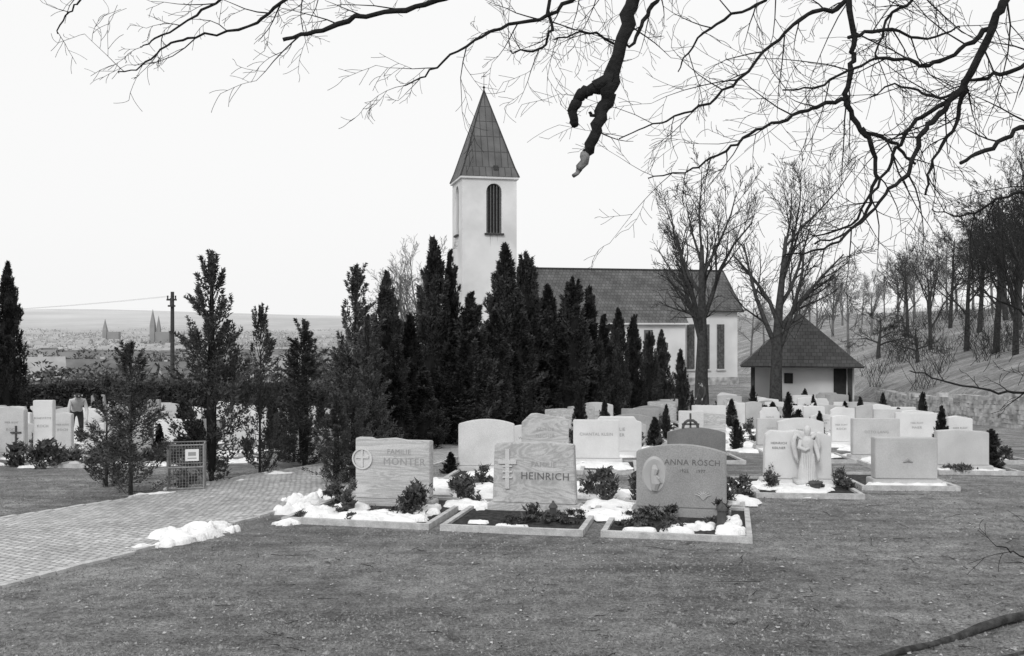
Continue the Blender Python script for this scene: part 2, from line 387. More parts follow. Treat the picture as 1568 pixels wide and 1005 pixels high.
# ---------------- bare trees
def grow(mb,p,d,L,r,lv,mx,rng,P):
    n=5 if lv==0 else (4 if lv<3 else 3)
    pts=[p.copy()]; rad=[r]; dirs=[]
    q=p.copy(); dd=d.copy()
    for i in range(n):
        w=P['wob']*(1 if lv else .3)
        dd=(dd+Vector((rng.uniform(-w,w),rng.uniform(-w,w),rng.uniform(-w,w)+P['up']*(.6 if lv else .1)))).normalized()
        q=q+dd*(L/n); pts.append(q.copy()); dirs.append(dd.copy())
        rad.append(max(r*(1-(i+1)/n*(P['tap'] if lv<mx else .7)),P['rmin']))
    mb.tube(pts,rad,7 if lv==0 else(5 if lv==1 else 3),0)
    if lv>=mx: return
    k=P['kids'][lv]
    for j in range(k):
        f=P['st'][lv]+(1-P['st'][lv])*(j+rng.random())/k
        i=min(int(f*n),n-1); pos=pts[i].lerp(pts[i+1],f*n-i); base=dirs[i]
        a=rng.uniform(0,6.283)+j*2.4; o=base.orthogonal().normalized(); o2=base.cross(o)
        side=o*math.cos(a)+o2*math.sin(a); ang=math.radians(rng.uniform(*P['ang'][lv]))
        nd=(base*math.cos(ang)+side*math.sin(ang)).normalized()
        rr=(rad[i]*(1-(f*n-i))+rad[i+1]*(f*n-i))
        grow(mb,pos,nd,L*P['len'][lv]*rng.uniform(.7,1.15)*(1.1-f*.4),max(rr*P['rr'],P['rmin']),lv+1,mx,rng,P)
PV=dict(wob=.16,up=.12,tap=.75,rmin=.011,kids=[9,7,6,5],st=[.24,.2,.15,.1],ang=[(18,40),(20,42),(25,50),(25,55)],len=[.72,.5,.5,.5],rr=.6)
PS=dict(wob=.18,up=.06,tap=.8,rmin=.012,kids=[13,7,6,4],st=[.3,.15,.1,.1],ang=[(35,65),(30,55),(30,60),(30,60)],len=[.42,.5,.5,.5],rr=.5)
PG=dict(wob=.35,up=.03,tap=.8,rmin=.012,kids=[7,7,6,5],st=[.3,.2,.1,.1],ang=[(40,75),(35,65),(30,65),(30,60)],len=[.75,.6,.5,.5],rr=.6)
def baretmpl(P,seed,L,r,mt,name):
    mb=MB(); grow(mb,Vector((0,0,-.2)),Vector((0,0,1)),L,r,0,4,random.Random(seed),P)
    zt=max(v[2] for v in mb.v)
    return mb.mesh(name,[mt],True),zt
HT=[baretmpl(PV,31,8.6,.40,M['bark'],'bare_tree_mesh'),baretmpl(PV,47,9.4,.40,M['bark'],'bare_tree_mesh')]
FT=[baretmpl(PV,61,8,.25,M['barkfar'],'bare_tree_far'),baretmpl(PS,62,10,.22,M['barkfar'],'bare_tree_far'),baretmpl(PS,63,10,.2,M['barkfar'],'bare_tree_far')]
DT=[baretmpl(PS,72,10,.24,M['bark'],'bare_tree_wood'),baretmpl(PV,73,8.5,.24,M['bark'],'bare_tree_wood')]
GT=[baretmpl(PG,81,3.4,.2,M['bark'],'orchard_tree')]
def put_tree(t,px,d,top,name='bare_tree',wf=1,rot=None):
    me,zt=t; x=X(px,d); z0=tz(x,d); s=(Zp(top,d)-z0)/zt
    addobj(name,me,None,(x,d,z0),R.uniform(0,6.28) if rot is None else rot,(s*wf,s*wf,s))
put_tree(HT[0],1075,58,224,rot=.5); put_tree(HT[1],1188,54,192,rot=2.1,wf=.95)
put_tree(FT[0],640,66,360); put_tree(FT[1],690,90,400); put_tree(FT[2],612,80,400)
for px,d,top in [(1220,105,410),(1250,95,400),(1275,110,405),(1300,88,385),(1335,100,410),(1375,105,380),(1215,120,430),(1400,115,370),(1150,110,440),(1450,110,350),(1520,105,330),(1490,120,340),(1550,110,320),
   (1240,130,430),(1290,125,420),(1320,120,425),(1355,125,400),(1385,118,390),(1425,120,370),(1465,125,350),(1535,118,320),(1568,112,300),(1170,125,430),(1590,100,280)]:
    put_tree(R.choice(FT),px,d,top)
for px,d,top in [(1425,76,335),(1480,68,318),(1455,90,340),(1525,62,262),(1555,56,228),(1585,52,190),(1500,80,300),(1560,75,230),(1610,60,190),(1540,88,280),(1390,92,375),(1640,50,180),(1680,60,180)]:
    put_tree(R.choice(DT),px,d,top)
put_tree(GT[0],1345,80,462,'orchard_tree'); put_tree(GT[0],1405,70,480,'orchard_tree',rot=1.)
ub=MB()
for i in range(110):
    d=R.uniform(52,120); px=R.uniform(1330,1600); x=X(px,d)
    if x<xwall(d)+1: continue
    z=tz(x,d)
    for k in range(14):
        a=R.uniform(0,6.28); dd=Vector((math.cos(a)*.5,math.sin(a)*.5,1)); l=R.uniform(.6,1.9)
        p=Vector((x+R.uniform(-.6,.6),d+R.uniform(-.6,.6),z-.05)); p2=p+dd*l*.5+Vector((R.uniform(-.2,.2),0,0))
        ub.tube([p,p2,p2+dd*l*.5+Vector((R.uniform(-.3,.3),0,-.1))],[.018,.013,.01],3)
ub.obj('undergrowth_brush',[M['bark']])

# ---------------- overhanging branches (tree stands to the right of the camera, just outside the view)
ob=MB(); rg=random.Random(5)
def twig(p,d,L,r,lv):
    n=5; pts=[p.copy()]; rad=[r]; q=p.copy(); dd=d.normalized(); cv=Vector((rg.uniform(-.16,.16),rg.uniform(-.1,.1),rg.uniform(-.15,.12)))
    for i in range(n):
        dd=(dd+cv+Vector((rg.uniform(-.12,.12),rg.uniform(-.1,.1),rg.uniform(-.12,.12)))).normalized()
        q=q+dd*L/n; pts.append(q.copy()); rad.append(max(r*(1-.75*(i+1)/n),.0012))
        if lv>0 and rg.random()<.75:
            sd=Vector((-dd.z,rg.uniform(-.4,.4),dd.x))*rg.choice([-1,1])
            twig(q,dd*.9+sd*rg.uniform(.4,.9),L*rg.uniform(.3,.6),max(rad[-1]*.65,.0014),lv-1)
    ob.tube(pts,rad,4,0)
def limb(pts,D=5.,tw=.16,tl=.55,lv=2,sides=7,skip=0.,k=.88,torn=0):
    P3=[]; Rr=[]
    for i,p in enumerate(pts):
        P3.append(np.array([X(p[0],D),D,Zp(p[1],D),p[2]*k/F*D]))
    sm=cr(P3,5)
    V=[Vector(s[:3])+Vector((rg.uniform(-1,1),rg.uniform(-1,1),rg.uniform(-1,1)))*.010 for s in sm]; Rr=[max(float(s[3])*rg.uniform(.9,1.12),.0016) for s in sm]
    if torn:
        ob.tube(V[:-torn],Rr[:-torn],sides,0); ob.tube(V[-torn-1:],[Rr[-torn-1]*.97]+Rr[-torn:],sides,1)
    else: ob.tube(V,Rr,sides,0)
    acc=0
    for i in range(1,len(V)):
        acc+=(V[i]-V[i-1]).length
        while acc>tw and tw>0:
            acc-=tw*rg.uniform(.6,1.4)
            if i/len(V)<skip: continue
            t=(V[i]-V[i-1]).normalized(); sd=Vector((-t.z,rg.uniform(-.5,.5),t.x))*rg.choice([-1,1])
            twig(V[i],t*.8+sd*rg.uniform(.5,1.1),tl*rg.uniform(.35,1.2),min(Rr[i]*.5,.004)+.0005,lv)
    return V
limb([(1010,-160,13),(985,-60,12),(966,0,11),(956,60,10),(936,122,12),(925,165,10),(908,212,8.5),(893,248,6.5),(880,268,3)],4.6,.6,.3,1,9,k=1,torn=7)
limb([(936,122,11),(912,134,10),(893,142,9),(881,158,8),(878,176,7.5),(880,192,6)],4.6,0,k=1)
limb([(925,165,8),(912,176,4),(903,170,2.5)],4.6,0)
limb([(760,-60,6),(700,-12,5),(620,14,4.6),(545,27,4.4),(485,48,4),(430,62,3.2)],5.0,.16,.38,2)
limb([(600,-90,4),(500,-30,3.5),(430,4,3),(380,42,2.4),(300,55,2),(255,68,1.8),(215,102,1.4),(178,113,1)],5.2,.16,.36,2)
limb([(420,-60,3),(350,-10,2.5),(300,24,2),(240,60,1.5),(215,72,1)],5.4,.18,.3,2)
limb([(180,-60,2.5),(130,-10,2),(105,20,1.5),(85,50,1)],5.4,.18,.25,1)
limb([(1000,-90,5),(900,-20,4),(840,22,3.2),(765,42,2.6),(700,78,2),(650,115,1.5),(618,132,1)],5.1,.15,.38,2)
limb([(870,-60,4),(838,10,3),(845,45,2.6),(825,75,2),(780,80,1.4)],5.3,.13,.32,2)
limb([(1040,-80,5),(1010,-10,4),(985,30,3.5),(965,70,2.5),(900,50,1.8),(850,60,1.2)],5.2,.14,.38,2)
limb([(1340,-110,6),(1295,5,4.6),(1235,22,3.6),(1180,70,2.8),(1120,130,2.4),(1060,170,2),(1000,190,1.4),(950,214,1)],5.,.14,.46,2)
limb([(1310,-160,8),(1299,-20,6),(1306,60,5.2),(1303,100,5),(1296,152,5),(1318,198,4.2),(1340,240,3.6),(1335,300,3),(1305,350,2.2),(1250,372,1.5)],4.8,.17,.5,2,8)
limb([(1296,152,4),(1262,160,3.4),(1215,178,3),(1160,200,2.6),(1110,232,2.2),(1060,260,1.6),(990,270,1)],4.8,.13,.46,2)
limb([(1318,198,3.6),(1350,212,3.4),(1372,222,3),(1400,250,2.2)],4.8,.15,.4,2)
limb([(1620,-160,12),(1553,-20,8),(1520,38,7),(1483,122,6),(1440,175,5),(1412,200,4.6),(1394,258,4),(1362,288,3.2),(1318,340,2.6),(1262,382,2),(1195,392,1.2)],4.4,.15,.5,2,8)
limb([(1483,122,5),(1455,150,4.2),(1405,186,3.6),(1372,228,3.2),(1352,270,2.6),(1300,345,2),(1240,360,1.4)],4.5,.14,.45,2)
limb([(1478,130,4.4),(1462,190,3.4),(1430,245,2.6),(1418,300,2)],4.5,.14,.42,2)
limb([(1520,38,5),(1480,70,4),(1432,98,3.4),(1380,92,3),(1330,96,2.4),(1260,128,2),(1200,140,1.4)],4.6,.13,.5,2)
limb([(1680,110,7),(1600,172,5.2),(1566,196,4.4),(1520,226,4),(1473,251,3)],4.2,.2,.4,2)
limb([(1640,60,5),(1560,105,4),(1500,120,3),(1440,150,2.4),(1380,130,1.8),(1330,150,1)],4.6,.13,.5,2)
limb([(1690,260,5),(1600,290,3.4),(1540,300,2.4),(1480,330,1.8),(1430,320,1)],4.6,.13,.5,2)
limb([(1300,60,3.4),(1350,45,3),(1420,60,2.2),(1470,40,1.4)],4.8,.13,.45,2)
limb([(1410,-70,4),(1400,-10,3),(1360,30,2.4),(1340,90,1.6)],4.8,.13,.45,2)
limb([(1200,-70,4),(1170,0,3),(1110,30,2.4),(1060,70,1.8),(1040,110,1)],5.1,.13,.45,2)
limb([(1700,600,5),(1600,598,2.6),(1530,600,2),(1460,585,1.6),(1392,567,1)],4.6,.14,.22,1)
limb([(1700,880,4),(1600,860,2.4),(1560,850,1.4),(1530,838,1)],4.6,.14,.2,1)
limb([(1690,480,4),(1600,490,2.6),(1550,470,1.8),(1510,450,1)],4.8,.14,.35,2)
ob.tube([(6.6,3.6,-.3),(6.5,3.6,.8),(6.3,3.7,2.2),(5.9,3.8,3.6),(5.3,4.0,4.6)],[.42,.32,.28,.25,.22],12)
def conn(a,b,r1,r2):
    a=Vector(a);b=Vector(b); m=(a+b)/2+Vector((0,0,.35)); ob.tube([a,a.lerp(m,.6),m,m.lerp(b,.6),b],[r1,(r1+r2)*.55,(r1+r2)*.5,r2*1.2,r2],8)
def PT(px,py,d): return (X(px,d),d,Zp(py,d))
T0=(5.3,4.0,4.6); T1=(2.4,4.5,5.3); T2=(.5,4.8,5.5)
conn(T0,T1,.2,.1); conn(T1,T2,.1,.06); conn(T2,PT(760,-60,5.),.05,.02); conn(PT(760,-60,5),PT(600,-90,5.2),.02,.013); conn(PT(600,-90,5.2),PT(420,-60,5.4),.014,.01); conn(PT(420,-60,5.4),PT(180,-60,5.4),.01,.008)
conn(T1,PT(1310,-160,4.8),.05,.03); conn(T1,PT(1340,-110,5.),.05,.02); conn(T2,PT(1010,-160,4.6),.07,.04); conn(T2,PT(1000,-90,5.1),.04,.017)
conn(T2,PT(870,-60,5.3),.03,.013); conn(T2,PT(1040,-80,5.2),.03,.017); conn(T0,PT(1620,-160,4.4),.08,.036); conn(T1,PT(1410,-70,4.8),.03,.014); conn(T1,PT(1200,-70,5.1),.03,.014)
for q in [(1680,110,4.2,7),(1640,60,4.6,5),(1690,260,4.6,5),(1700,600,4.6,5),(1690,480,4.8,4),(1700,880,4.6,4)]:
    conn((6.1,3.75,3.0),PT(*q[:3]),.05,q[3]*.88/F*q[2])
ob.obj('overhanging_tree',[M['barkblk'],M['torn']],smooth=True)

# ---------------- church
th=math.radians(13.4); TC=Vector((X(741,78),78,0)); zb=tz(TC.x,TC.y)-.3
ch=empty('church',(TC.x,TC.y,0),th)
S=4.25/2; ze=Zp(271,76); za=Zp(138,78)
t=MB()
def wallwitharch(mb,w,z0,z1,aw,az0,az1,T,mi=0,depth=.35,off=0.):
    r=aw/2; N=10; arc=[(off+r*math.cos(math.pi*i/N),az1-r+r*math.sin(math.pi*i/N)) for i in range(N+1)]
    q=lambda x,z,dp=0:T(x,dp,z)
    mb.poly([q(-w/2,z0),q(w/2,z0),q(w/2,az0),q(-w/2,az0)],mi)
    mb.poly([q(-w/2,az0),q(off-r,az0),q(off-r,az1-r),q(-w/2,az1-r)],mi)
    mb.poly([q(off+r,az0),q(w/2,az0),q(w/2,az1-r),q(off+r,az1-r)],mi)
    for i in range(N//2): mb.poly([q(w/2,az1-r if i==0 else arc[i][1]),q(w/2,arc[i+1][1]),q(*arc[i+1]),q(*arc[i])],mi)
    for i in range(N//2,N): mb.poly([q(-w/2,arc[i+1][1]),q(*arc[i+1]),q(*arc[i]),q(-w/2,arc[i][1])],mi)
    mb.poly([q(-w/2,az1),q(w/2,az1),q(w/2,z1),q(-w/2,z1)],mi)
    pts=[(off-r,az0),(off+r,az0)]+arc
    for i in range(len(pts)):
        a=pts[i]; b=pts[(i+1)%len(pts)]; mb.poly([q(*a),q(*b),q(b[0],b[1],depth),q(a[0],a[1],depth)],mi)
    mb.poly([q(p[0],p[1],depth) for p in pts],1)
    for k in range(5):
        xx=off-r+(k+.5)*aw/5
        zt=az1-r+math.sqrt(max(0,r*r-(xx-off)**2))-.05
        a=[q(xx-.045,az0,depth*.4),q(xx+.045,az0,depth*.4),q(xx+.045,zt,depth*.4),q(xx-.045,zt,depth*.4)]; mb.poly(a,3)
az0,az1=Zp(357,76),Zp(281,76)
wallwitharch(t,2*S,zb,ze,1.2,az0,az1,lambda x,d,z:(x,-S+d,z),off=.35)
wallwitharch(t,2*S,zb,ze,1.2,az0,az1,lambda x,d,z:(-S+d,-x,z),off=0)
wallwitharch(t,2*S,zb,ze,1.2,az0,az1,lambda x,d,z:(-x,S-d,z))
wallwitharch(t,2*S,zb,ze,1.2,az0,az1,lambda x,d,z:(S-d,x,z))
t.box((.35,-S-.06,az0-.09),(1.5,.2,.14),2); t.box((-S-.06,0,az0-.09),(.2,1.5,.14),2)
t.box((0,0,ze-.08),(2*S+.3,2*S+.3,.16),0)
for (sx_,l_,w_) in((-.3,.9,.09),(-.16,.5,.06),(.25,.6,.07)):
    t.poly([(.35+sx_-w_/2,-S-.004,az0-.17),(.35+sx_+w_/2,-S-.004,az0-.17),(.35+sx_+w_*.1,-S-.004,az0-.17-l_)],4)
M['louver']=mat('louver_wood',.08,.12,10,.8); M['stain']=mat('rain_stain',.34,.46,6,.9)
t.obj('tower_walls',[M['plaster'],M['dark'],M['wood'],M['louver'],M['stain']],parent=ch)
def roofobj(name,quads,m,parent):
    mb=MB(); uv=[]
    for q in quads:
        q=[Vector(p) for p in q]; u=(q[1]-q[0]).normalized(); n=(q[1]-q[0]).cross(q[2]-q[0]).normalized(); v=n.cross(u)
        mb.poly(q); uv+= [((p-q[0]).dot(u),(p-q[0]).dot(v)) for p in q]
    o=mb.obj(name,[m],parent=parent); ul=o.data.uv_layers.new(name='UVMap')
    for i,c in enumerate(uv): ul.data[i].uv=c
    return o
E=S+.17; e2=S-.12; z1=ze+.75
c0=[(-E,-E,ze),(E,-E,ze),(E,E,ze),(-E,E,ze)]; c1=[(-e2,-e2,z1),(e2,-e2,z1),(e2,e2,z1),(-e2,e2,z1)]
qs=[]
for i in range(4):
    j=(i+1)%4; qs.append([c0[i],c0[j],c1[j],c1[i]]); qs.append([c1[i],c1[j],(0,0,za)])
roofobj('tower_roof',qs,M['seam'],ch)
hp=MB()
for i in range(4): hp.tube([c0[i],c1[i],(0,0,za)],[.06,.06,.05],5)
hp.tube([(0,0,za-.3),(0,0,za+.2)],[.09,.04],6)
hp.tube([(0,0,za+.1),(0,0,za+.2),(0,0,za+.32)],[.05,.12,.03],8)
hp.box((0,0,za+.8),(.035,.035,1.1)); hp.box((0,0,za+1.05),(.4,.03,.035))
hp.box((.5,-E+.4,ze+.7),(.35,.5,.35))
hp.obj('tower_roof_ridges_and_cross',[M['wood']],parent=ch)
v0=1.6; hw=3.75; uR=21.0
zr=Zp(410,79.5); zE=4.0
nv=MB(); uL=1.2
nv.box(((uL+uR-.3)/2,v0,(zb+zE)/2),(uR-.3-uL,2*(hw-.35),zE-zb),0)
for u in(uL,uR-.3):
    nv.poly([(u,v0-hw+.35,zE-.002),(u,v0+hw-.35,zE-.002),(u,v0,zr-.35)],0)
nv.box(((uL+15.6)/2+1,v0-hw-.25,(zb+3.0)/2),(15.6-uL-2,1.3,3.0-zb),0)
for u in (16.6,17.9,19.2):
    nv.box((u,v0-hw+.33,1.1),(.62,.12,3.6),1); nv.box((u,v0-hw+.28,-.78),(.8,.2,.1),0)
    for k in(-1,0,1): nv.box((u+k*.18,v0-hw+.26,1.1),(.03,.03,3.5),2)
for u in (5,7.5,10,12.5): nv.box((u,v0-hw-.9,1.6),(.7,.1,1.7),1)
nv.box((9,v0-hw-1.16,2.93),(13.6,.12,.12),0)
nv.box(((uL+uR)/2,v0-hw+.3,zb+.55),(uR-uL-.5,.14,.7),3)
nv.obj('nave_walls',[M['plaster'],M['glass'],M['wood'],M['rubble']],parent=ch)
k=(zr-zE)/hw; ex=1.1
Q=[[(uL,v0-hw,zE),(uR,v0-hw,zE),(uR,v0,zr),(uL,v0,zr)],[(uR,v0+hw,zE),(uL,v0+hw,zE),(uL,v0,zr),(uR,v0,zr)],
   [(uL,v0-hw-ex,zE-ex*k),(15.8,v0-hw-ex,zE-ex*k),(15.8,v0-hw,zE),(uL,v0-hw,zE)]]
roofobj('nave_roof',Q,M['tile'],ch)
rt=MB()
for i in range(62):
    u=uL+i*(uR-uL)/62; rt.box((u+.16,v0,zr+.03),(.29,.2,.12))
rt.tube([(uR+.03,v0-hw-.05,zE-.08),(uR+.03,v0,zr-.06)],[.09,.09],4); rt.box(((15.9+uR)/2,v0-hw-.05,zE-.07),(uR-15.9,.14,.12))
rt.box(((uL+15.8)/2,v0-hw-ex-.05,zE-ex*k-.05),(15.8-uL,.12,.1),1)
rt.obj('ridge_tiles_and_gutters',[M['wood'],M['plaster']],parent=ch)

# ---------------- pavilion
pd=61.; px0=X(1224,pd); pz=tz(px0,pd)-.1
pv=empty('cemetery_pavilion',(px0,pd,0),math.radians(-14))
ez=Zp(561,pd-3); az=Zp(479,pd)
a=3.5
c0=[(-a,-a,ez),(a,-a,ez),(a,a,ez),(-a,a,ez)]; qs=[]
f=.86; cm=[(x*f,y*f,ez+(az-ez)*.12) for x,y,_ in c0]
for i in range(4):
    j=(i+1)%4; qs.append([c0[i],c0[j],cm[j],cm[i]]); qs.append([cm[i],cm[j],(0,0,az)])
roofobj('roof',qs,M['tile2'],pv)
w=MB()
w.box((.75,.2,(pz+ez)/2+.05),(4.5,4.8,ez-pz+.1),0)
w.box((-2.2,1.6,(pz+ez)/2+.05),(1.38,2.0,ez-pz+.1),0)
w.box((0,0,ez-.04),(2*a-.1,2*a-.1,.08),1)
for xy in[(-2.75,-2.2),(2.75,-2.4)]: w.box((xy[0],xy[1],(pz+ez)/2),(.24,.24,ez-pz-.1),1)
w.box((-.7,-2.24,ez-.75),(.5,.08,.6),2); w.box((2.2,-2.24,ez-1.1),(.7,.08,1.9),2)
w.box((.75,-2.23,pz+.2),(4.5,.06,.35),3)
w.tube([(0,0,az-.1),(0,0,az+.25)],[.06,.03],6,1)
w.obj('walls_and_posts',[M['plaster2'],M['wood'],M['dark'],M['rubble']],parent=pv)

# ---------------- rubble wall
rw=MB(); y=24.
while y<60:
    hh=ip(y,[20,33,56,62],[1.35,1.35,.75,.5])+R.uniform(-.08,.08)
    for lay in range(9):
        zz=lay*.17
        if zz>hh: break
        yy=y+ (lay%2)*.18+R.uniform(-.05,.05); x=xwall(yy)+.05+zz*.12
        rw.box((x+R.uniform(-.05,.05),yy,tz(xwall(yy)-.2,yy)+zz+.07),(.45,R.uniform(.28,.40),R.uniform(.13,.19)),0,.15+R.uniform(-.1,.1))
    y+=.37
rw.obj('stone_retaining_wall',[M['rubble']])

# ---------------- hedge
hd=MB()
def hedge(p0,p1,h,w,n,ls=.16):
    for i in range(n):
        f=R.random(); x=p0[0]+(p1[0]-p0[0])*f; y=p0[1]+(p1[1]-p0[1])*f; z=tz(x,y)
        hh=h*(1+.12*noise.noise(Vector((x*.5,y*.5,0)))); s=R.choice([0,0,1])
        if s: q=Vector((x,y+R.uniform(-w,w)/2,z+hh))
        else: q=Vector((x,y-w/2+R.uniform(-.1,.1),z+R.random()*hh))
        leaf(hd,q,Vector((R.uniform(-1,1),R.uniform(-1,.3),R.uniform(-.2,1))),ls*R.uniform(.7,1.5),ls*.4)
    for k in range(24):
        f=(k+.5)/24; x=p0[0]+(p1[0]-p0[0])*f; y=p0[1]+(p1[1]-p0[1])*f
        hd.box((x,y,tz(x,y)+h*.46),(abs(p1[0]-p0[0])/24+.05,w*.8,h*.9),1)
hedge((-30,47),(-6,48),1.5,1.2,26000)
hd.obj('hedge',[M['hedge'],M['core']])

# ---------------- pole with wires
d=56; x=X(264,d); z0=tz(x,d); zt=Zp(447,d)
pl=MB(); pl.tube([(x,d,z0-.2),(x,d,(z0+zt)/2),(x,d,zt)],[.14,.12,.10],8)
pl.box((x,d-.13,zt-.45),(.55,.1,.1)); pl.box((x,d-.13,zt-.8),(.4,.1,.1)); pl.box((x+.02,d-.16,zt-.6),(.16,.14,.5))
for dx in(-.22,.22): pl.tube([(x+dx,d-.13,zt-.4),(x+dx,d-.13,zt-.22)],[.04,.05],6)
for dx,dz in((-.22,-.25),(.22,-.25)):
    P=[]
    for i in range(13):
        f=i/12; P.append((x+dx-38*f,d-.13+8*f,zt+dz-3*f*(1-f)-.5*f))
    pl.tube(P,[.005]*13,3)
pl.obj('utility_pole',[M['wood']])

# ---------------- distant valley
def house(mb,x,y,z,w,l,h,rh,rot,mw=0,mr=1):
    c,s=math.cos(rot),math.sin(rot); T=lambda a,b,q:(x+a*c-b*s,y+a*s+b*c,z+q)
    mb.box((x,y,z+h/2-1),(w,l,h+2),mw,rot)
    o=.4; A=[T(-w/2-o,-l/2-o,h-.1),T(w/2+o,-l/2-o,h-.1),T(w/2+o,l/2+o,h-.1),T(-w/2-o,l/2+o,h-.1),T(-w/2-o,0,h+rh),T(w/2+o,0,h+rh)]
    mb.poly([A[0],A[1],A[5],A[4]],mr); mb.poly([A[2],A[3],A[4],A[5]],mr)
    mb.poly([T(-w/2,-l/2,h),T(-w/2,l/2,h),T(-w/2,0,h+rh*.97)],mw); mb.poly([T(w/2,-l/2,h),T(w/2,l/2,h),T(w/2,0,h+rh*.97)],mw)
for (px,d,w,l,rt_,r) in [(40,150,10,8,.5,M['near_r2']),(128,165,14,9,.25,M['near_r']),(195,190,13,9,-.4,M['near_r']),(85,215,14,9,.3,M['near_r2']),(300,180,12,9,.5,M['near_r']),(432,170,9,8,1.0,M['near_r2']),(235,230,13,9,.2,M['near_r']),(15,205,12,9,-.2,M['near_r']),(165,255,13,9,.8,M['near_r2']),(350,220,12,9,-.1,M['near_r'])]:
    mb=MB(); x=X(px,d); house(mb,0,0,0,w,l,3.0,3.4,0)
    mb.box((w*.2,1.2,6.0),(.7,.7,1.4),0)
    for i in range(3): mb.box((-w*.3+i*w*.3,-l/2-.03,1.7),(1.1,.08,1.2),2)
    o=mb.obj('village_house',[M['town_w'],r,M['dark']]); o.location=(x,d,tz(x,d)-.2); o.rotation_euler=(0,0,rt_)
tw=MB(); tw2=MB(); rr=random.Random(3)
for i in range(1500):
    d=math.exp(rr.uniform(math.log(290),math.log(3600))); x=rr.uniform(-.56*d,-.02*d)
    if noise.noise(Vector((x*.003,d*.0018,2)))<-.12: continue
    house(tw if d<800 else tw2,x,d,tz(x,d),rr.uniform(8,14),rr.uniform(7,10),rr.uniform(3,6),rr.uniform(3,4.5),rr.uniform(-.9,.9))
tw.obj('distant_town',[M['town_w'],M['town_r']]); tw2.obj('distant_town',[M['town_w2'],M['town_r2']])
ft=MB()
for i in range(760):
    d=math.exp(rr.uniform(math.log(120),math.log(620))); x=rr.uniform(-.56*d,-.03*d)
    z=tz(x,d); s=rr.uniform(1.2,2.6)*(1+d/600); hh=s*rr.uniform(1.0,1.7)
    if d<200: hh*=.7
    for k in range(90):
        a=rr.uniform(0,6.28); u=rr.random(); rad_=s*math.sin(math.pi*min(.95,u*.85+.1))*rr.random()**.4
        p=Vector((x+math.cos(a)*rad_,d+math.sin(a)*rad_,z+u*hh*1.6))
        leaf(ft,p,Vector((math.cos(a),math.sin(a),rr.uniform(-.5,1))),rr.uniform(.35,.7)*(1+d/400),.16*(1+d/400),0,rr)
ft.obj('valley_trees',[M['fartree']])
ft=MB()
for i in range(560):
    d=math.exp(rr.uniform(math.log(520),math.log(4600))); x=rr.uniform(-.58*d,.1*d); z=tz(x,d); s=rr.uniform(4,7)*(1+d/3000)
    for k in range(40):
        p=Vector((x+rr.gauss(0,s*2.6),d+rr.gauss(0,s),z+abs(rr.gauss(0,s*.32))))
        leaf(ft,p,Vector((rr.uniform(-1,1),rr.uniform(-1,1),.7)),rr.uniform(1.5,2.6)*(1+d/3000),.8*(1+d/3000),0,rr)
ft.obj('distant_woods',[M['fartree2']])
def spire(px,d,top,w):
    s=MB(); x=X(px,d); zt=Zp(top,d); g0=tz(x,d)-3; z2=g0+(zt-g0)*.55
    s.box((0,0,(g0+z2)/2),(w,w,z2-g0),0)
    c=[(-w/2,-w/2),(w/2,-w/2),(w/2,w/2),(-w/2,w/2)]
    for i in range(4):
        a=c[i]; b=c[(i+1)%4]; s.poly([(a[0],a[1],z2),(b[0],b[1],z2),(0,0,zt)],0)
    s.box((w*1.9,w*.4,g0+12),(w*3.2,w*1.4,26),0)
    o=s.obj('distant_church_spire',[M['fartower']]); o.location=(x,d,0)
spire(234,1900,473,9); spire(243,1905,483,7); spire(161,2000,488,8)

# ---------------- headstones
def outline(kind,w,h):
    a=w/2
    if kind=='flat': return [(-a,0),(a,0),(a,h),(-a,h)]
    if kind=='arc':
        P=[(-a,0),(a,0)]; n=8
        for i in range(n+1): t_=i/n; P.append((a-w*t_,h-.07*w*(2*t_-1)**2*1.2))
        return P
    if kind=='slant': return [(-a,0),(a,0),(a,h*.93),(-a*.2,h),(-a,h*.96)]
    if kind=='gable': return [(-a,0),(a,0),(a,h*.86),(a*.8,h*.88),(-a*.35,h),(-a*.62,h*.99),(-a,h*.8)]
    if kind=='step': return [(-a,0),(a,0),(a,h*.97),(a*.3,h*.97),(a*.0,h*1.0),(-a*.55,h*.97),(-a*.62,h),(-a,h),(-a*1.0,h*.9)]
    if kind=='taper': return [(-a,0),(a,0),(a*.94,h*.97),(a*.3,h),(-a*.5,h*.985),(-a*.95,h*.96)]
    if kind=='rough': return [(-a,0),(a,0),(a*.98,h*.5),(a*.99,h*.88),(a*.7,h*.96),(a*.3,h*.93),(0,h*1.0),(-a*.35,h*.97),(-a*.8,h*.99),(-a*.97,h*.9),(-a,h*.5)]
    if kind=='shoulder': return [(-a,0),(a,0),(a,h*.84),(a*.82,h*.88),(a*.7,h),(-a*.7,h),(-a*.82,h*.88),(-a,h*.84)]
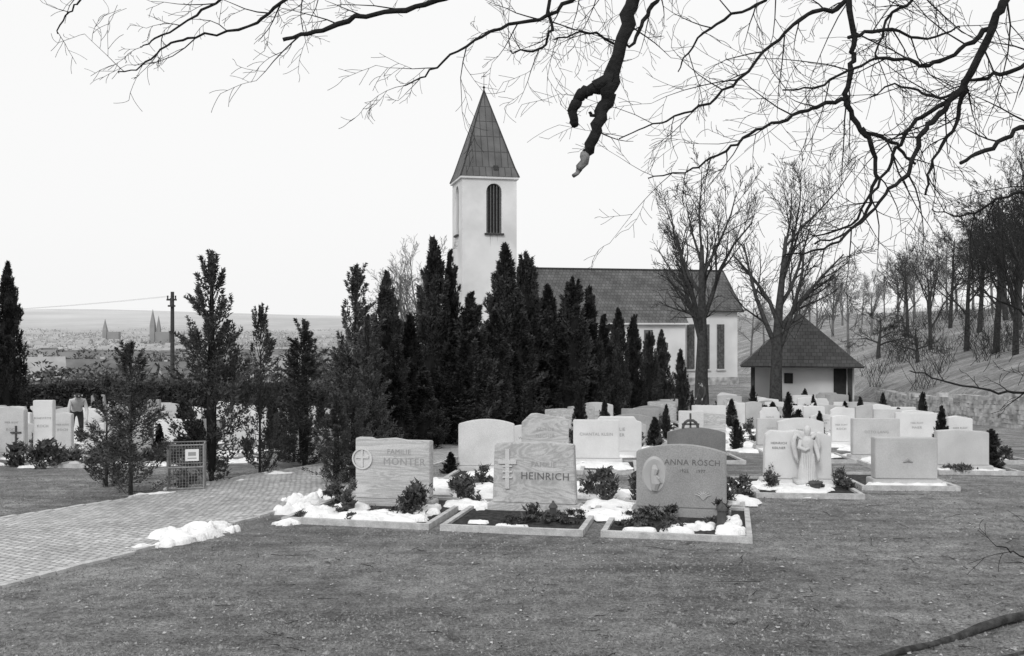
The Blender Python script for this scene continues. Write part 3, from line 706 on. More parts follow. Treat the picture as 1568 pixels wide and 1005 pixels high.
def headstone(x,y,w,h,kind,m,rot=0.,th=.17,base=True,bv=.012):
    bm=bmesh.new(); P=outline(kind,w,h-(.14 if base else 0)); z0=.14 if base else 0
    vs=[bm.verts.new((p[0],-th/2,p[1]+z0)) for p in P]; f=bm.faces.new(vs)
    r=bmesh.ops.extrude_face_region(bm,geom=[f]); bmesh.ops.translate(bm,verts=[v for v in r['geom'] if isinstance(v,bmesh.types.BMVert)],vec=(0,th,0))
    if base:
        r=bmesh.ops.create_cube(bm,size=1); bmesh.ops.scale(bm,verts=r['verts'],vec=(w+.12,th+.14,.34)); bmesh.ops.translate(bm,verts=r['verts'],vec=(0,0,-.032))
    bmesh.ops.recalc_face_normals(bm,faces=bm.faces)
    bmesh.ops.bevel(bm,geom=list(bm.edges),offset=bv,segments=2,affect='EDGES',clamp_overlap=True)
    me=bpy.data.meshes.new('headstone'); bm.to_mesh(me); bm.free(); me.materials.append(m)
    return addobj('headstone',me,None,(x,y,tz(x,y)),rot)
tcache={}
def text(s,size,parent,x,z,th,m=M['letter'],ext=.003,name='inscription'):
    key=(s,size,m.name)
    if key not in tcache:
        c=bpy.data.curves.new('t','FONT'); c.body=s; c.size=size; c.extrude=ext; c.align_x='CENTER'; c.resolution_u=2; c.space_character=1.08
        o=bpy.data.objects.new('t',c); COL.objects.link(o); bpy.context.view_layer.update()
        me=bpy.data.meshes.new_from_object(o.evaluated_get(bpy.context.evaluated_depsgraph_get())); bpy.data.objects.remove(o)
        me.transform(Matrix.Rotation(math.pi/2,4,'X')); me.materials.clear(); me.materials.append(m); tcache[key]=me
    return addobj(name,tcache[key],parent,(x,-th/2-ext*.5,z))
sn=MB()
def snowblob(cx,cy,rx,ry,h,rot=0,z=None,seed=None,rug=.35):
    s=R.uniform(0,99) if seed is None else seed; b=len(sn.v); NR,NA=7,26
    c,q=math.cos(rot),math.sin(rot)
    for i in range(NR+1):
        t_=i/NR
        for k in range(NA):
            a=2*math.pi*k/NA; m=1+rug*1.3*noise.noise(Vector((math.cos(a)*1.3,math.sin(a)*1.3,s)))+rug*noise.noise(Vector((math.cos(a)*3.5,math.sin(a)*3.5,s+5)))
            u=math.cos(a)*rx*t_*m; v=math.sin(a)*ry*t_*m; x=cx+u*c-v*q; y=cy+u*q+v*c
            zz=(tz(x,y) if z is None else z)
            hh=h*math.sqrt(max(0,1-t_**2.2))*(1+1.0*noise.noise(Vector((x*7,y*7,s)))+.35*noise.noise(Vector((x*19,y*19,s))))+ (0.012 if i<NR else -.03)
            sn.v.append((x,y,zz+hh))
    for i in range(NR):
        for k in range(NA):
            sn.f.append((b+i*NA+k,b+i*NA+(k+1)%NA,b+(i+1)*NA+(k+1)%NA,b+(i+1)*NA+k)); sn.m.append(0)
def plot(cx,cy,w,l,rot,snow=.5,name='grave_plot',kw=.07,kh=.08,soilz=.04):
    mb=MB(); c,s=math.cos(rot),math.sin(rot)
    W=lambda a,b:(cx+a*c-b*s, cy+a*s+b*c)
    def slab(a0,b0,a1,b1,h0,h1,mi):
        b=len(mb.v)
        for hh in(h0,h1):
            for (a_,b_) in((a0,b0),(a1,b0),(a1,b1),(a0,b1)):
                x,y=W(a_,b_); mb.v.append((x,y,tz(x,y)+hh))
        for q in((0,3,2,1),(4,5,6,7),(0,1,5,4),(1,2,6,5),(2,3,7,6),(3,0,4,7)): mb.f.append(tuple(b+i for i in q)); mb.m.append(mi)
    a=w/2
    slab(-a,0,a,kw,-.1,kh,0); slab(-a,l-kw,a,l,-.1,kh,0); slab(-a,kw,-a+kw,l-kw,-.1,kh-.003,0); slab(a-kw,kw,a,l-kw,-.1,kh-.003,0)
    slab(-a+kw,kw,a-kw,l-kw,-.1,soilz,1)
    mb.obj(name,[M['kerb'],M['soil']])
    n=int(snow*5)
    for i in range(n):
        u=R.uniform(-a+.3,a-.3); v=R.uniform(.35,l-.35); x,y=W(u,v)
        rx=min(R.uniform(.15,.5),a-abs(u)-.05,.6); ry=min(R.uniform(.15,.45),v-.1,l-v-.1)
        snowblob(x,y,max(rx,.1),max(ry,.1),.03,rot,tz(x,y)+soilz+.005)
    return W
pm_=MB()
rot0=-math.radians(12.3); P0=(-3.08,13.3)
def L2(s,t_): c,q=math.cos(rot0),math.sin(rot0); return (P0[0]+s*c-t_*q,P0[1]+s*q+t_*c)
for s0,s1,sn_ in((0,2.05,0),(2.2,4.06,0),(4.28,6.12,0)):
    x,y=L2((s0+s1)/2,0); plot(x,y,s1-s0,2.15,rot0,sn_)
    x,y=L2((s0+s1)/2,2.3); plot(x,y,s1-s0-.1,2.1,rot0,2.2)
x,y=L2(1.05,1.55); A=headstone(x,y,1.14,1.02,'step',M['wavy'],rot0,.18)
text('FAMILIE',.10,A,.1,.80,.18,M['letter_mid']); text('MÖNTER',.15,A,.18,.64,.18,M['letter_mid'])
mb=MB(); N=28
for i in range(N):
    a=2*math.pi*i/N; b=2*math.pi*(i+1)/N; ro,ri=.155,.13
    mb.poly([(ro*math.cos(a)-.46,-.115,.72+ro*math.sin(a)),(ro*math.cos(b)-.46,-.115,.72+ro*math.sin(b)),(ri*math.cos(b)-.46,-.115,.72+ri*math.sin(b)),(ri*math.cos(a)-.46,-.115,.72+ri*math.sin(a))],0)
    mb.poly([(ro*math.cos(a)-.46,-.115,.72+ro*math.sin(a)),(ro*math.cos(b)-.46,-.115,.72+ro*math.sin(b)),(ro*math.cos(b)-.46,-.05,.72+ro*math.sin(b)),(ro*math.cos(a)-.46,-.05,.72+ro*math.sin(a))],0)
    mb.poly([(ri*math.cos(a)-.46,-.096,.72+ri*math.sin(a)),(ri*math.cos(b)-.46,-.096,.72+ri*math.sin(b)),(-.46,-.096,.72)],0)
mb.box((-.46,-.1,.72),(.03,.03,.25)); mb.box((-.46,-.102,.74),(.2,.03,.03))
mb.obj('round_cross_relief',[M['st2']],parent=A)
x,y=L2(3.15,1.55); B=headstone(x,y,1.2,1.0,'taper',M['st1'],rot0,.18)
text('FAMILIE',.10,B,.14,.66,.18,M['letter_mid']); text('HEINRICH',.145,B,.16,.48,.18)
mb=MB(); mb.box((-.38,-.1,.62),(.06,.03,.56)); mb.box((-.38,-.102,.72),(.26,.03,.06))
for dz in(.5,.58,.66): mb.box((-.38,-.104,dz),(.14,.028,.02))
mb.obj('cross_relief',[M['st2']],parent=B)
x,y=L2(5.2,1.55); C=headstone(x,y,1.22,1.0,'arc',M['st3'],rot0,.18)
text('ANNA RÖSCH',.11,C,.15,.73,.18); text('1922     1977',.06,C,.15,.63,.18)
mb=MB(); N=30
def ell(a,r): return (-.36+.17*r*math.cos(a),.58+.26*r*math.sin(a))
for i in range(N):
    a=2*math.pi*i/N;b=2*math.pi*(i+1)/N
    p,q=ell(a,1),ell(b,1); p2,q2=ell(a,.86),ell(b,.86)
    mb.poly([(p[0],-.09,p[1]),(q[0],-.09,q[1]),(q2[0],-.115,q2[1]),(p2[0],-.115,p2[1])]); mb.poly([(p2[0],-.115,p2[1]),(q2[0],-.115,q2[1]),(-.36,-.098,.58)])
mb.tube([(-.36,-.1,.72),(-.35,-.12,.66),(-.37,-.13,.58),(-.34,-.12,.48),(-.36,-.1,.38)],[.03,.055,.045,.07,.05],8)
mb.tube([(-.36,-.13,.6),(-.30,-.14,.54),(-.26,-.12,.48)],[.02,.02,.015],6)
M['relief']=mat('relief_granite',.36,.42,3,.6)
mb.obj('oval_relief',[M['relief']],parent=C)
mb=MB()
for k in range(7):
    a=1.57+(k-3)*.3; mb.tube([(.3,-.095,.26),(.3+.06*math.cos(a),-.1,.26+.09*math.sin(a)),(.3+.14*math.cos(a),-.096,.26+.12*math.sin(a))],[.008,.012,.004],5)
mb.obj('leaf_relief',[M['relief']],parent=C)
def sl_(s,t_,rx,ry,h=.035,z=.05):
    x,y=L2(s,t_); snowblob(x,y,rx,ry,h,rot0,tz(x,y)+z)
sl_(.32,.55,.24,.42,.06); sl_(.9,.35,.5,.2,.05); sl_(1.55,.4,.36,.22,.05); sl_(.55,1.0,.28,.3,.05); sl_(1.75,1.0,.18,.45,.05); sl_(1.2,.8,.35,.16); sl_(1.0,.6,.3,.2)
sl_(2.6,.4,.14,.08,.02); sl_(3.8,1.5,.15,.4); sl_(2.4,1.6,.1,.3); sl_(3.1,.25,.2,.06,.02)
sl_(5.2,.3,.22,.1); sl_(5.85,.45,.2,.32,.05); sl_(4.75,.3,.18,.07,.02); sl_(5.55,.75,.14,.22); sl_(5.9,1.1,.12,.3); sl_(4.5,1.3,.1,.3); sl_(5.3,.55,.2,.12)
for s_,t_ in((.5,3),(1.2,3.2),(1.5,2.8),(2.8,3),(3.4,3.3),(3.6,2.8),(4.9,3),(5.5,3.3),(5.9,2.9),(1,3.8),(3,3.9),(5,3.9),(2.1,2.4),(4.15,3),(2.1,3.2),(4.15,2),(2.12,1.7),(4.17,1.2)): sl_(s_,t_,R.uniform(.3,.5),R.uniform(.25,.45),.05)
for px,py,rx,ry,h in[(285,826,.36,.16,.12),(318,816,.3,.15,.10),(262,835,.2,.1,.06),(213,842,.2,.07,.04),(340,806,.1,.05,.03),(440,803,.2,.13,.06),(447,786,.3,.17,.13),(468,772,.3,.16,.13),(495,768,.25,.14,.11),(227,760,.33,.07,.04),(290,747,.3,.08,.05),(258,750,.12,.05,.04),(430,728,.2,.07,.05),(405,727,.12,.05,.03),(493,705,.2,.1,.07),(370,738,.12,.05,.03),(60,716,.4,.15,.05),(170,708,.3,.15,.05),(120,712,.2,.1,.04)]:
    x,y=G(px,py); snowblob(x,y,rx,ry,h,R.uniform(.2,.7),rug=.6)
    if h>.09:
        for k in range(4): snowblob(x+R.uniform(-rx,rx),y+R.uniform(-ry,ry),.09,.07,h*.6,R.uniform(0,3),rug=.8)
def plant(s,t_,r,h,n,ls,z=.05,mb=None):
    x,y=L2(s,t_); bush(mb or pm_,(x,y,tz(x,y)+z),r,h,n,ls)
plant(1.62,.75,.27,.42,700,.07); plant(1.55,1.05,.2,.45,300,.07); plant(.7,.6,.13,.1,150,.05); plant(.62,.85,.16,.42,260,.06,.12)
for i in range(7): plant(.2+i*.22+R.uniform(-.06,.06),R.uniform(.25,.9),.12,.1,120,.045)
for i in range(12): plant(R.uniform(2.4,3.9),R.uniform(.2,1.1),.15,.08,140,.045)
plant(3.2,.9,.17,.2,260,.06); plant(3.5,.55,.1,.14,140,.05)
for i in range(14): plant(R.uniform(4.45,5.95),R.uniform(.25,1.2),.15,.08,140,.045)
plant(4.75,1.0,.22,.2,260,.06); plant(5.05,1.1,.2,.17,220,.06); plant(5.75,1.3,.12,.3,150,.06)
for s_,t_ in((.5,2.6),(1.7,2.7),(1.85,2.2),(2.5,2.7),(3.8,2.8),(3.0,3.3),(4.5,2.7),(5.8,2.6),(5.2,3.5),(1.9,3.4),(2.1,1.9),(.1,1.6),(4.1,2.4),(3.9,3.6),(6.0,3.3)): plant(s_,t_,.22,R.uniform(.25,.5),300,.08)
def pot(x,y,z,r=.1,h=.14):
    mb=MB(); mb.tube([(0,0,0),(0,0,h*.8),(0,0,h*.82),(0,0,h)],[r*.7,r*.95,r*1.08,r*1.08],14); o=mb.obj('flower_pot',[M['bronze']],True); o.location=(x,y,z)
def lantern(x,y,z,s=1):
    mb=MB(); mb.tube([(0,0,0),(0,0,.03*s)],[.065*s,.065*s],10); mb.tube([(0,0,.03*s),(0,0,.17*s)],[.048*s,.048*s],10,1); mb.tube([(0,0,.17*s),(0,0,.19*s),(0,0,.235*s),(0,0,.26*s)],[.065*s,.06*s,.02*s,.012*s],10)
    o=mb.obj('grave_lantern',[M['bronze'],M['lant']]); o.location=(x,y,z)
x,y=L2(.62,.85); pot(x,y,tz(x,y)+.05)
x,y=L2(5.75,.7); lantern(x,y,tz(x,y)+.05,1.25)
x,y=L2(3.55,.75); lantern(x,y,tz(x,y)+.05)
x,y=L2(3.5,.9); pot(x,y,tz(x,y)+.05,.08,.1)

def pg(pxl,pxr,pyf,l,rot,snow=1.):
    d=gd((pxl+pxr)/2,pyf); x0,x1=X(pxl,d),X(pxr,d); plot((x0+x1)/2,d,x1-x0,l,rot,snow); return (x0+x1)/2,d,x1-x0
cx,cy,w_=pg(1160,1322,764,2.2,-.12,3.2)
SX,SY=cx+.18,cy+1.35
St=headstone(SX,SY,1.1,.95,'rough',M['st4'],-.08,.2)
text('HEINRICH',.055,St,-.32,.72,.2); text('KEILNER',.055,St,-.32,.64,.2)
mb=MB()
mb.tube([(0,0,.05),(0,0,.2),(.01,0,.42),(0,0,.58),(0,0,.70),(0,0,.76),(0,0,.79)],[.17,.15,.115,.095,.115,.06,.035],14)
mb.tube([(0,-.01,.78),(0,-.01,.83),(0,-.015,.88),(0,-.01,.93),(0,0,.955)],[.03,.05,.056,.045,.01],12)
mb.tube([(-.1,0,.71),(-.14,-.04,.6),(-.06,-.12,.56),(.0,-.14,.6)],[.04,.042,.03,.02],8)
mb.tube([(.1,0,.71),(.14,-.03,.58),(.16,-.09,.45),(.15,-.12,.38)],[.04,.042,.032,.02],8)
for sgn in(-1,1): mb.tube([(sgn*.06,.06,.72),(sgn*.16,.08,.80),(sgn*.2,.08,.66),(sgn*.17,.07,.45),(sgn*.12,.06,.3)],[.03,.055,.06,.04,.01],6)
for k in range(9):
    a=-2.6+k*.26; mb.tube([(.14*math.cos(a)*.9,.14*math.sin(a)*.9-.03,.06),(.10*math.cos(a),.10*math.sin(a)-.02,.5)],[.018,.01],5)
mb.box((0,0,.03),(.4,.36,.08))
o=mb.obj('angel_statue',[M['st2']],True); o.location=(SX+.08,SY-.3,tz(SX,SY)+.1)
for dx,dy,h in((-.55,-.5,.32),(-.45,.0,.4),(.62,-.25,.38),(.1,-.7,.14),(.65,-.6,.2)): bush(pm_,(SX+dx,SY+dy,tz(SX,SY)+.05),.17,h,320,.06)
pot(SX+.08,SY-.75,tz(SX,SY)+.06,.1,.14)
cx,cy,w_=pg(1322,1468,752,2.1,-.1,1.8)
D_=headstone(cx+.1,cy+.55,1.02,.82,'flat',M['st2'],-.06,.25); mb=MB()
mb.tube([(-.05,-.13,.42),(.02,-.135,.46),(.1,-.13,.42)],[.01,.03,.01],6); mb.obj('small_relief',[M['st3']],parent=D_)
cx,cy,w_=pg(1440,1565,728,2.1,-.1,1.5); headstone(cx-.1,cy+.6,.98,.82,'slant',M['st2'],-.06); bush(pm_,(cx-.3,cy+.3,tz(cx,cy)+.05),.35,.15,300,.07)
put_con(1517,655,cy+.9,38)
ex_=[(700,790,642,724,'arc','st2'),(797,873,633,712,'gable','st1'),(876,950,643,712,'flat','st4'),(905,984,638,700,'shoulder','st4'),(1020,1112,655,738,'arc','st5'),
(885,940,616,664,'arc','st2'),(950,1010,626,672,'flat','st3'),(1058,1112,621,668,'flat','st4'),(1040,1112,632,682,'slant','st1'),
(1157,1212,641,690,'flat','st2'),(1188,1262,640,700,'arc','st4'),(1302,1378,641,706,'flat','st2'),(1336,1402,627,676,'flat','st2'),(1378,1430,628,682,'slant','st4'),(1272,1302,636,684,'arc','st4'),
(0,42,622,703,'slant','st2'),(52,84,613,702,'flat','st4'),(84,112,632,692,'arc','st2'),(135,166,648,690,'flat','st4'),(226,246,612,668,'flat','st3'),(140,162,604,660,'arc','st3')]
taken=[]
FN={1:('FAMILIE','FISCHER'),2:('CHANTAL KLEIN',),3:('FAMILIE','WEBER'),8:('RUPP',),11:('OTTO LANG',)}
for i,(a,b,t_,c,kd,m) in enumerate(ex_):
    d=gd((a+b)/2,c); x=X((a+b)/2,d); w=(b-a)/F*d; h=(c-t_)/F*d
    o=headstone(x,d,w*.95,h,kd,M[m],R.uniform(-.1,.02),.16); taken.append((x,d))
    if i in FN:
        for j,s in enumerate(FN[i]): text(s,.10 if len(s)<9 else .085,o,0,h*.66-j*.13,.16,M['letter_mid'])
    elif i>4:
        text(R.choice(['FAMILIE','RUHESTÄTTE','HIER RUHT']),.06,o,0,h*.68,.16,M['letter_mid']); text(R.choice(['BAUER','WAGNER','SCHMIDT','HUBER','KOCH']),.085,o,0,h*.54,.16,M['letter_mid'])
    if i in(0,1,2,4,9,10,11,12): plot(x,d-1.7,max(w+.3,1.3),2.0,-.1,2)
x,d=taken[4]; mb=MB(); h=83/F*d
P=[(.13*math.cos(a*.3927),0,h+.0+.13*math.sin(a*.3927)) for a in range(17)]; mb.tube(P,[.025]*17,6)
mb.box((0,0,h+.02),(.03,.03,.46)); mb.box((0,0,h+.06),(.3,.03,.03)); o=mb.obj('wreath_cross',[M['bronze']]); o.location=(x-.1,d,tz(x,d))
x,d=taken[15]; mb=MB(); mb.box((0,0,.5),(.035,.03,.5)); mb.box((0,-.002,.6),(.24,.03,.035)); o=mb.obj('bronze_crucifix',[M['bronze']]); o.location=(x+.1,d-.1,tz(x,d))
names=['flat','arc','slant','gable','taper','shoulder','flat','arc']; mats=['st1','st2','st4','st2','st4','st3','st2','st4','st4']
conl=[]
def rowstones(y,x0,x1,lane=True,face=-.06):
    x=x0
    while x<x1:
        lx=5.55+(y-24)*.17
        if lane and abs(x-lx)<.95: x=lx+1.0
        w=R.choice([.75,.9,1.05,1.15,1.25]); h=R.uniform(.66,.98)
        if R.random()<.15: w=.55; h=R.uniform(.95,1.15)
        yy=y+R.uniform(-.2,.2)
        ok=all((x-a)**2+((yy-b)*.8)**2>1.3 for a,b in taken)
        if ok and R.random()<.93:
            taken.append((x,yy)); o=headstone(x,yy,w,h,R.choice(names),M[R.choice(mats)],face+R.uniform(-.05,.05),.16)
            if y<34: text(R.choice(['FAMILIE','RUHESTÄTTE','HIER RUHT']),.06,o,0,h*.70,.16,M['letter_mid']); text(R.choice(['BAUER','WAGNER','HUBER','KOCH','MAIER']),.085,o,0,h*.56,.16,M['letter_mid'])
            plot(x,yy-1.75,1.65,2.0,face,R.choice([1,1.6,2.4]))
            for k in range(4): bush(pm_,(x+R.uniform(-.8,.8),yy-R.uniform(.2,1.4),tz(x,yy)+.05),.22,R.uniform(.15,.65),110,.10)
            if R.random()<.42: conl.append((x+R.choice([-1,1])*(w/2+.2),yy-.2))
        x+=R.uniform(1.7,2.05)
for y in np.arange(22.6,56,2.9): rowstones(y,-.2+(y-20)*.21,min(xwall(y)-3.0,.415*y+ (1.2 if y<26 else 0)))
for y in np.arange(21.5,44,3.1): rowstones(y,-.56*y,-.20*y-1.4 if y<30 else -.12*y-2.5,False,.0)
for x,y in conl:
    h=R.uniform(.7,1.6); w=R.uniform(.36,.55); addobj('dwarf_conifer',R.choice(CT),None,(x,y,tz(x,y)),R.uniform(0,6),(w/1.5,w/1.5,h/5))
for px,top,base in[(1020,618,672),(1151,610,652),(1255,628,668),(1386,640,676),(1060,600,630),(1300,600,630),(1128,640,690),(860,628,660),(1247,612,640),(1352,600,625),(690,690,725)]:
    d=gd(px,base); put_con(px,top,d,R.uniform(16,24)*25/d)
for i in range(90):
    y=R.uniform(22,52); lx=5.55+(y-24)*.17; snowblob(lx+R.uniform(-.35,.35),y,R.uniform(.2,.4),R.uniform(.3,.8),.04,0)
for i in range(150):
    y=R.uniform(22,54); x=R.uniform((y-20)*.21,.42*y)
    if x<xwall(y)-2: snowblob(x,y,R.uniform(.2,.6),R.uniform(.15,.4),.05)
for i in range(90):
    y=R.uniform(20,42); x=R.uniform(-.54*y,-.2*y-1); snowblob(x,y,R.uniform(.2,.6),R.uniform(.15,.4),.05)
sn.obj('snow_patches',[M['snow']],smooth=True)
for i in range(14):
    x=-R.uniform(6,10); y=R.uniform(19.5,21.5); bush(pm_,(x,y,tz(x,y)),.35,R.uniform(.3,.7),350,.11)
pm_.obj('grave_plants',[M['plant']])

# ---------------- wire basket with sign
x,y=G(286,750); z=tz(x,y); cg=empty('litter_cage',(x,y,z),.25)
mb=MB(); wv,dv,hv=.56,.5,.76
for sx in(-1,1):
    for sy in(-1,1): mb.tube([(sx*wv/2,sy*dv/2,-.1),(sx*wv/2,sy*dv/2,hv)],[.016,.016],6)
for zz in(.06,.4,hv):
    for sy in(-1,1): mb.tube([(-wv/2,sy*dv/2,zz),(wv/2,sy*dv/2,zz)],[.013,.013],5)
    for sx in(-1,1): mb.tube([(sx*wv/2,-dv/2,zz),(sx*wv/2,dv/2,zz)],[.013,.013],5)
for k in range(1,12):
    u=-wv/2+wv*k/12
    for sy in(-1,1): mb.tube([(u,sy*dv/2,.06),(u,sy*dv/2,hv)],[.004,.004],3)
    v=-dv/2+dv*k/12
    for sx in(-1,1): mb.tube([(sx*wv/2,v,.06),(sx*wv/2,v,hv)],[.004,.004],3)
for k in range(1,14):
    zz=.06+(hv-.06)*k/14
    for sy in(-1,1): mb.tube([(-wv/2,sy*dv/2,zz),(wv/2,sy*dv/2,zz)],[.003,.003],3)
mb.obj('wire_frame',[M['metal']],parent=cg)
wf=MB(); bush(wf,(0,0,.06),.2,.3,500,.07); wf.obj('waste_fill',[M['litter']],parent=cg)
mb=MB(); mb.box((.1,-dv/2-.03,.6),(.21,.012,.19),0); mb.box((.1,-dv/2-.037,.62),(.12,.004,.06),1); mb.box((.1,-dv/2-.037,.55),(.14,.004,.015),1); mb.obj('sign_plate',[M['signw'],M['letter_mid']],parent=cg)

# ---------------- people
def person(x,y,rot,bend,coat,s=1.,name='person'):
    hip=.92; b=math.radians(bend)
    def T(l): return Vector((0,-math.sin(b)*l,hip+math.cos(b)*l))
    E_=[];Rd=[];lab=[]; V=[]
    def add(p,r,l,par=None):
        V.append(Vector(p)); Rd.append(r); lab.append(l)
        if par is not None: E_.append((par,len(V)-1))
        return len(V)-1
    pel=add(T(0),.15,1); wa=add(T(.2),.14,0,pel); ch_=add(T(.42),.17,0,wa); nk=add(T(.56),.06,2,ch_); hd1=add(T(.64)+Vector((0,-.02,0)),.085,2,nk); hd2=add(T(.74)+Vector((0,-.03,0)),.095,3,hd1)
    for sg in(-1,1):
        h=add(V[pel]+Vector((sg*.1,0,-.06)),.095,1,pel); kn=add((sg*.12,-.05,.48),.062,1,h); an=add((sg*.13,.03,.09),.045,1,kn); toe=add((sg*.14,-.15,.04),.04,4,an)
        sh=add(V[ch_]+Vector((sg*.17,0,.03)),.06,0,ch_)
        el=add(V[sh]+Vector((sg*.06,-.06 if bend>20 else .03,-.28)),.045,0,sh)
        wr=add(V[el]+Vector((-sg*.02,-.14,-.2)),.03,0,el); ha=add(V[wr]+Vector((0,-.04,-.07)),.032,2,wr)
        for k in range(4): add(V[ha]+Vector((sg*(-.025+.017*k),-.03,-.075-.008*(1-abs(k-1.5)))),.009,2,ha)
        add(V[ha]+Vector((-sg*.05,-.03,-.02)),.01,2,ha)
    me=bpy.data.meshes.new('p'); me.from_pydata([tuple(v) for v in V],E_,[]); o=bpy.data.objects.new('p',me); COL.objects.link(o)
    m=o.modifiers.new('s','SKIN'); sv=me.skin_vertices[0].data
    for i,r in enumerate(Rd): sv[i].radius=(r,r*(.8 if lab[i] in(0,1) and r>.12 else 1))
    sv[0].use_root=True
    m2=o.modifiers.new('u','SUBSURF'); m2.levels=1
    bpy.context.view_layer.update()
    nm=bpy.data.meshes.new_from_object(o.evaluated_get(bpy.context.evaluated_depsgraph_get())); bpy.data.objects.remove(o)
    nm.materials.clear()
    for k in(coat,M['trou'],M['skin'],M['hair'],M['wood']): nm.materials.append(k)
    for p in nm.polygons:
        c=p.center; best=min(range(len(V)),key=lambda i:(V[i]-c).length-Rd[i]*.8); p.material_index=lab[best]; p.use_smooth=True
    q=addobj(name,nm,None,(x,y,tz(x,y)),rot,s)
    fm=MB(); hc=V[5]; fm.tube([tuple(hc+Vector((0,-.09,-.02))),tuple(hc+Vector((0,-.12,-.05)))],[.01,.014],5)
    for sg in(-1,1): fm.tube([tuple(hc+Vector((sg*.085,0,-.05))),tuple(hc+Vector((sg*.095,.01,-.01)))],[.014,.018],5)
    fm.obj('nose_and_ears',[M['skin']],True,parent=q)
d=27.; person(X(117,d),d,.5,50,M['jack'])
d=51.; person(X(1079,d),d,-.9,25,M['jackd'])

# ---------------- fallen log bottom right
mb=MB()
def rail(p0,p1,r):
    n=14; mb.tube([Vector(p0).lerp(Vector(p1),i/n)+Vector((.02*math.sin(i*1.1),0,.018*math.sin(i*1.7))) for i in range(n+1)],[r*(.55+.45*min(1,i/5))*(1+.12*math.sin(i*2.3)) for i in range(n+1)],10)
rail((2.8,7.75,.0),(7.2,10.6,.06),.045); rail((3.5,7.6,-.01),(7.5,10.2,.03),.03)
mb.obj('fallen_log',[M['wood_pale']],True)

# ---------------- ground scatter
cpn=np.array([[c[0],c[1],c[2]/2+.1] for c in cp])
def onpath(x,y): return bool((((cpn[:,0]-x)**2+(cpn[:,1]-y)**2)<cpn[:,2]**2).any())
def inplot(x,y):
    c,q=math.cos(-rot0),math.sin(-rot0); dx,dy=x-P0[0],y-P0[1]; s=dx*c-dy*q; t_=dx*q+dy*c
    return -.05<s<6.2 and -.05<t_<4.6
gb=MB(); lf=MB(); pb=MB(); cb=MB(); rr=random.Random(9)
cnt=0
while cnt<44000:
    y=7+ (rr.random()**1.6)*13; x=rr.uniform(-.56,.56)*y
    if inplot(x,y): continue
    if noise.noise(Vector((x*.8,y*.8,3)))+rr.uniform(-.35,.35)<-.0: cnt+=.3; continue
    if x<-1 and onpath(x,y): continue
    cnt+=1; z=tz(x,y); leaf(gb,Vector((x,y,z-.003)),Vector((rr.uniform(-1,1),rr.uniform(-1,1),rr.uniform(.1,.8))),rr.uniform(.015,.042),.004,0,rr)
# crumbs of soil: low irregular tetra/pyramids, clustered in worn strips
n=0
while n<15000:
    y=7+(rr.random()**1.5)*12; x=rr.uniform(-.56,.56)*y
    if inplot(x,y) or (x<-1 and onpath(x,y)): continue
    if noise.noise(Vector((x*.5+y*.15,y*2.2,7)))+rr.uniform(-.3,.3)<0: continue
    n+=1; z=tz(x,y); s=rr.uniform(.006,.02)*(1.7 if rr.random()<.06 else 1); a=rr.uniform(0,6.28); b=len(cb.v)
    for k in range(4):
        m_=s*rr.uniform(.7,1.3); cb.v.append((x+math.cos(a+k*1.57)*m_,y+math.sin(a+k*1.57)*m_,z-.004))
    cb.v.append((x+rr.uniform(-.3,.3)*s,y+rr.uniform(-.3,.3)*s,z+s*rr.uniform(.6,1.1)))
    for k in range(4): cb.f.append((b+k,b+(k+1)%4,b+4)); cb.m.append(0)
cb.obj('soil_crumbs',[M['crumb']])
for i in range(9000):
    y=7+(rr.random()**1.5)*11; x=rr.uniform(-.56,.56)*y
    if inplot(x,y): continue
    if x<-1 and onpath(x,y) and rr.random()<.8: continue
    z=tz(x,y)+.008; T_=pb if rr.random()<.25 else lf; s=rr.uniform(.007,.022)
    if x>2 and rr.random()<.4: s*=1.5
    a=rr.uniform(0,6.28); p=[Vector((x+math.cos(a+k*1.57)*s*(1 if k%2 else .6),y+math.sin(a+k*1.57)*s*(1 if k%2 else .6),z+rr.uniform(0,.014))) for k in range(4)]
    T_.poly(p)
gb.obj('grass',[M['grass']]); lf.obj('leaf_litter',[M['litter']]); pb.obj('gravel_bits',[M['lightlit']])
tg=MB()
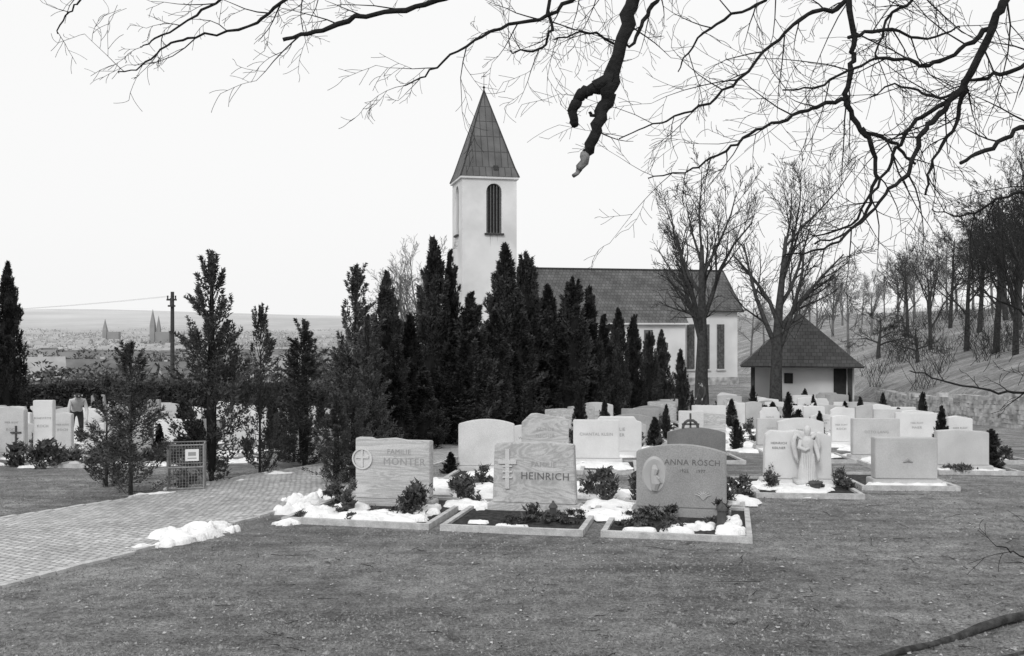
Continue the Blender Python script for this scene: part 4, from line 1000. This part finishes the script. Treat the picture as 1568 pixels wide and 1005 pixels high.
for i in range(190):
    y=7.2+(rr.random()**1.3)*9; x=rr.uniform(-.3,.56)*y
    if inplot(x,y) : continue
    if x<0 and onpath(x,y): continue
    a=rr.uniform(0,6.28); l=rr.uniform(.04,.2) if rr.random()<.9 else .5; z=tz(x,y)+.012; bnd=rr.uniform(-.5,.5)
    P=[]; q=Vector((x,y,z))
    for k in range(5): P.append(q.copy()); aa=a+bnd*k*.5+rr.uniform(-.3,.3); q=q+Vector((math.cos(aa)*l/4,math.sin(aa)*l/4,rr.uniform(-.004,.006)))
    tg.tube(P,[.004,.0035,.003,.0025,.002],4)
tg.obj('fallen_twigs',[M['barkblk']])

# ---------------- world, sun, camera
el=math.radians(38); az_=math.radians(200)
w=bpy.data.worlds.new('World'); scene.world=w; w.use_nodes=True; nt=w.node_tree
bg=nt.nodes['Background']; sk=nt.nodes.new('ShaderNodeTexSky'); sk.sky_type='NISHITA'; sk.sun_disc=False; sk.sun_elevation=el; sk.sun_rotation=az_
sk.dust_density=6; sk.air_density=1.5
bw=nt.nodes.new('ShaderNodeRGBToBW'); nt.links.new(sk.outputs[0],bw.inputs[0])
ma=nt.nodes.new('ShaderNodeMath'); ma.operation='MULTIPLY_ADD'; ma.inputs[1].default_value=.10; ma.inputs[2].default_value=8.4
nt.links.new(bw.outputs[0],ma.inputs[0]); nt.links.new(ma.outputs[0],bg.inputs['Color']); bg.inputs['Strength'].default_value=.11
sd=Vector((math.sin(az_)*math.cos(el),math.cos(az_)*math.cos(el),math.sin(el)))
ld=bpy.data.lights.new('sun','SUN'); ld.energy=1.5; ld.angle=math.radians(16); ld.color=(1,1,1)
lo=bpy.data.objects.new('sun',ld); COL.objects.link(lo); lo.rotation_euler=(-sd).to_track_quat('-Z','Y').to_euler(); lo.location=(0,-20,30)
cam=bpy.data.cameras.new('camera'); cam.lens=35; cam.sensor_width=36; cam.clip_end=30000; cam.clip_start=.1
co=bpy.data.objects.new('camera',cam); COL.objects.link(co); co.location=(0,0,H); co.rotation_euler=(math.radians(90),0,0)
scene.camera=co
scene.view_settings.view_transform='Standard'; scene.view_settings.look='None'; scene.view_settings.exposure=0
print('done')
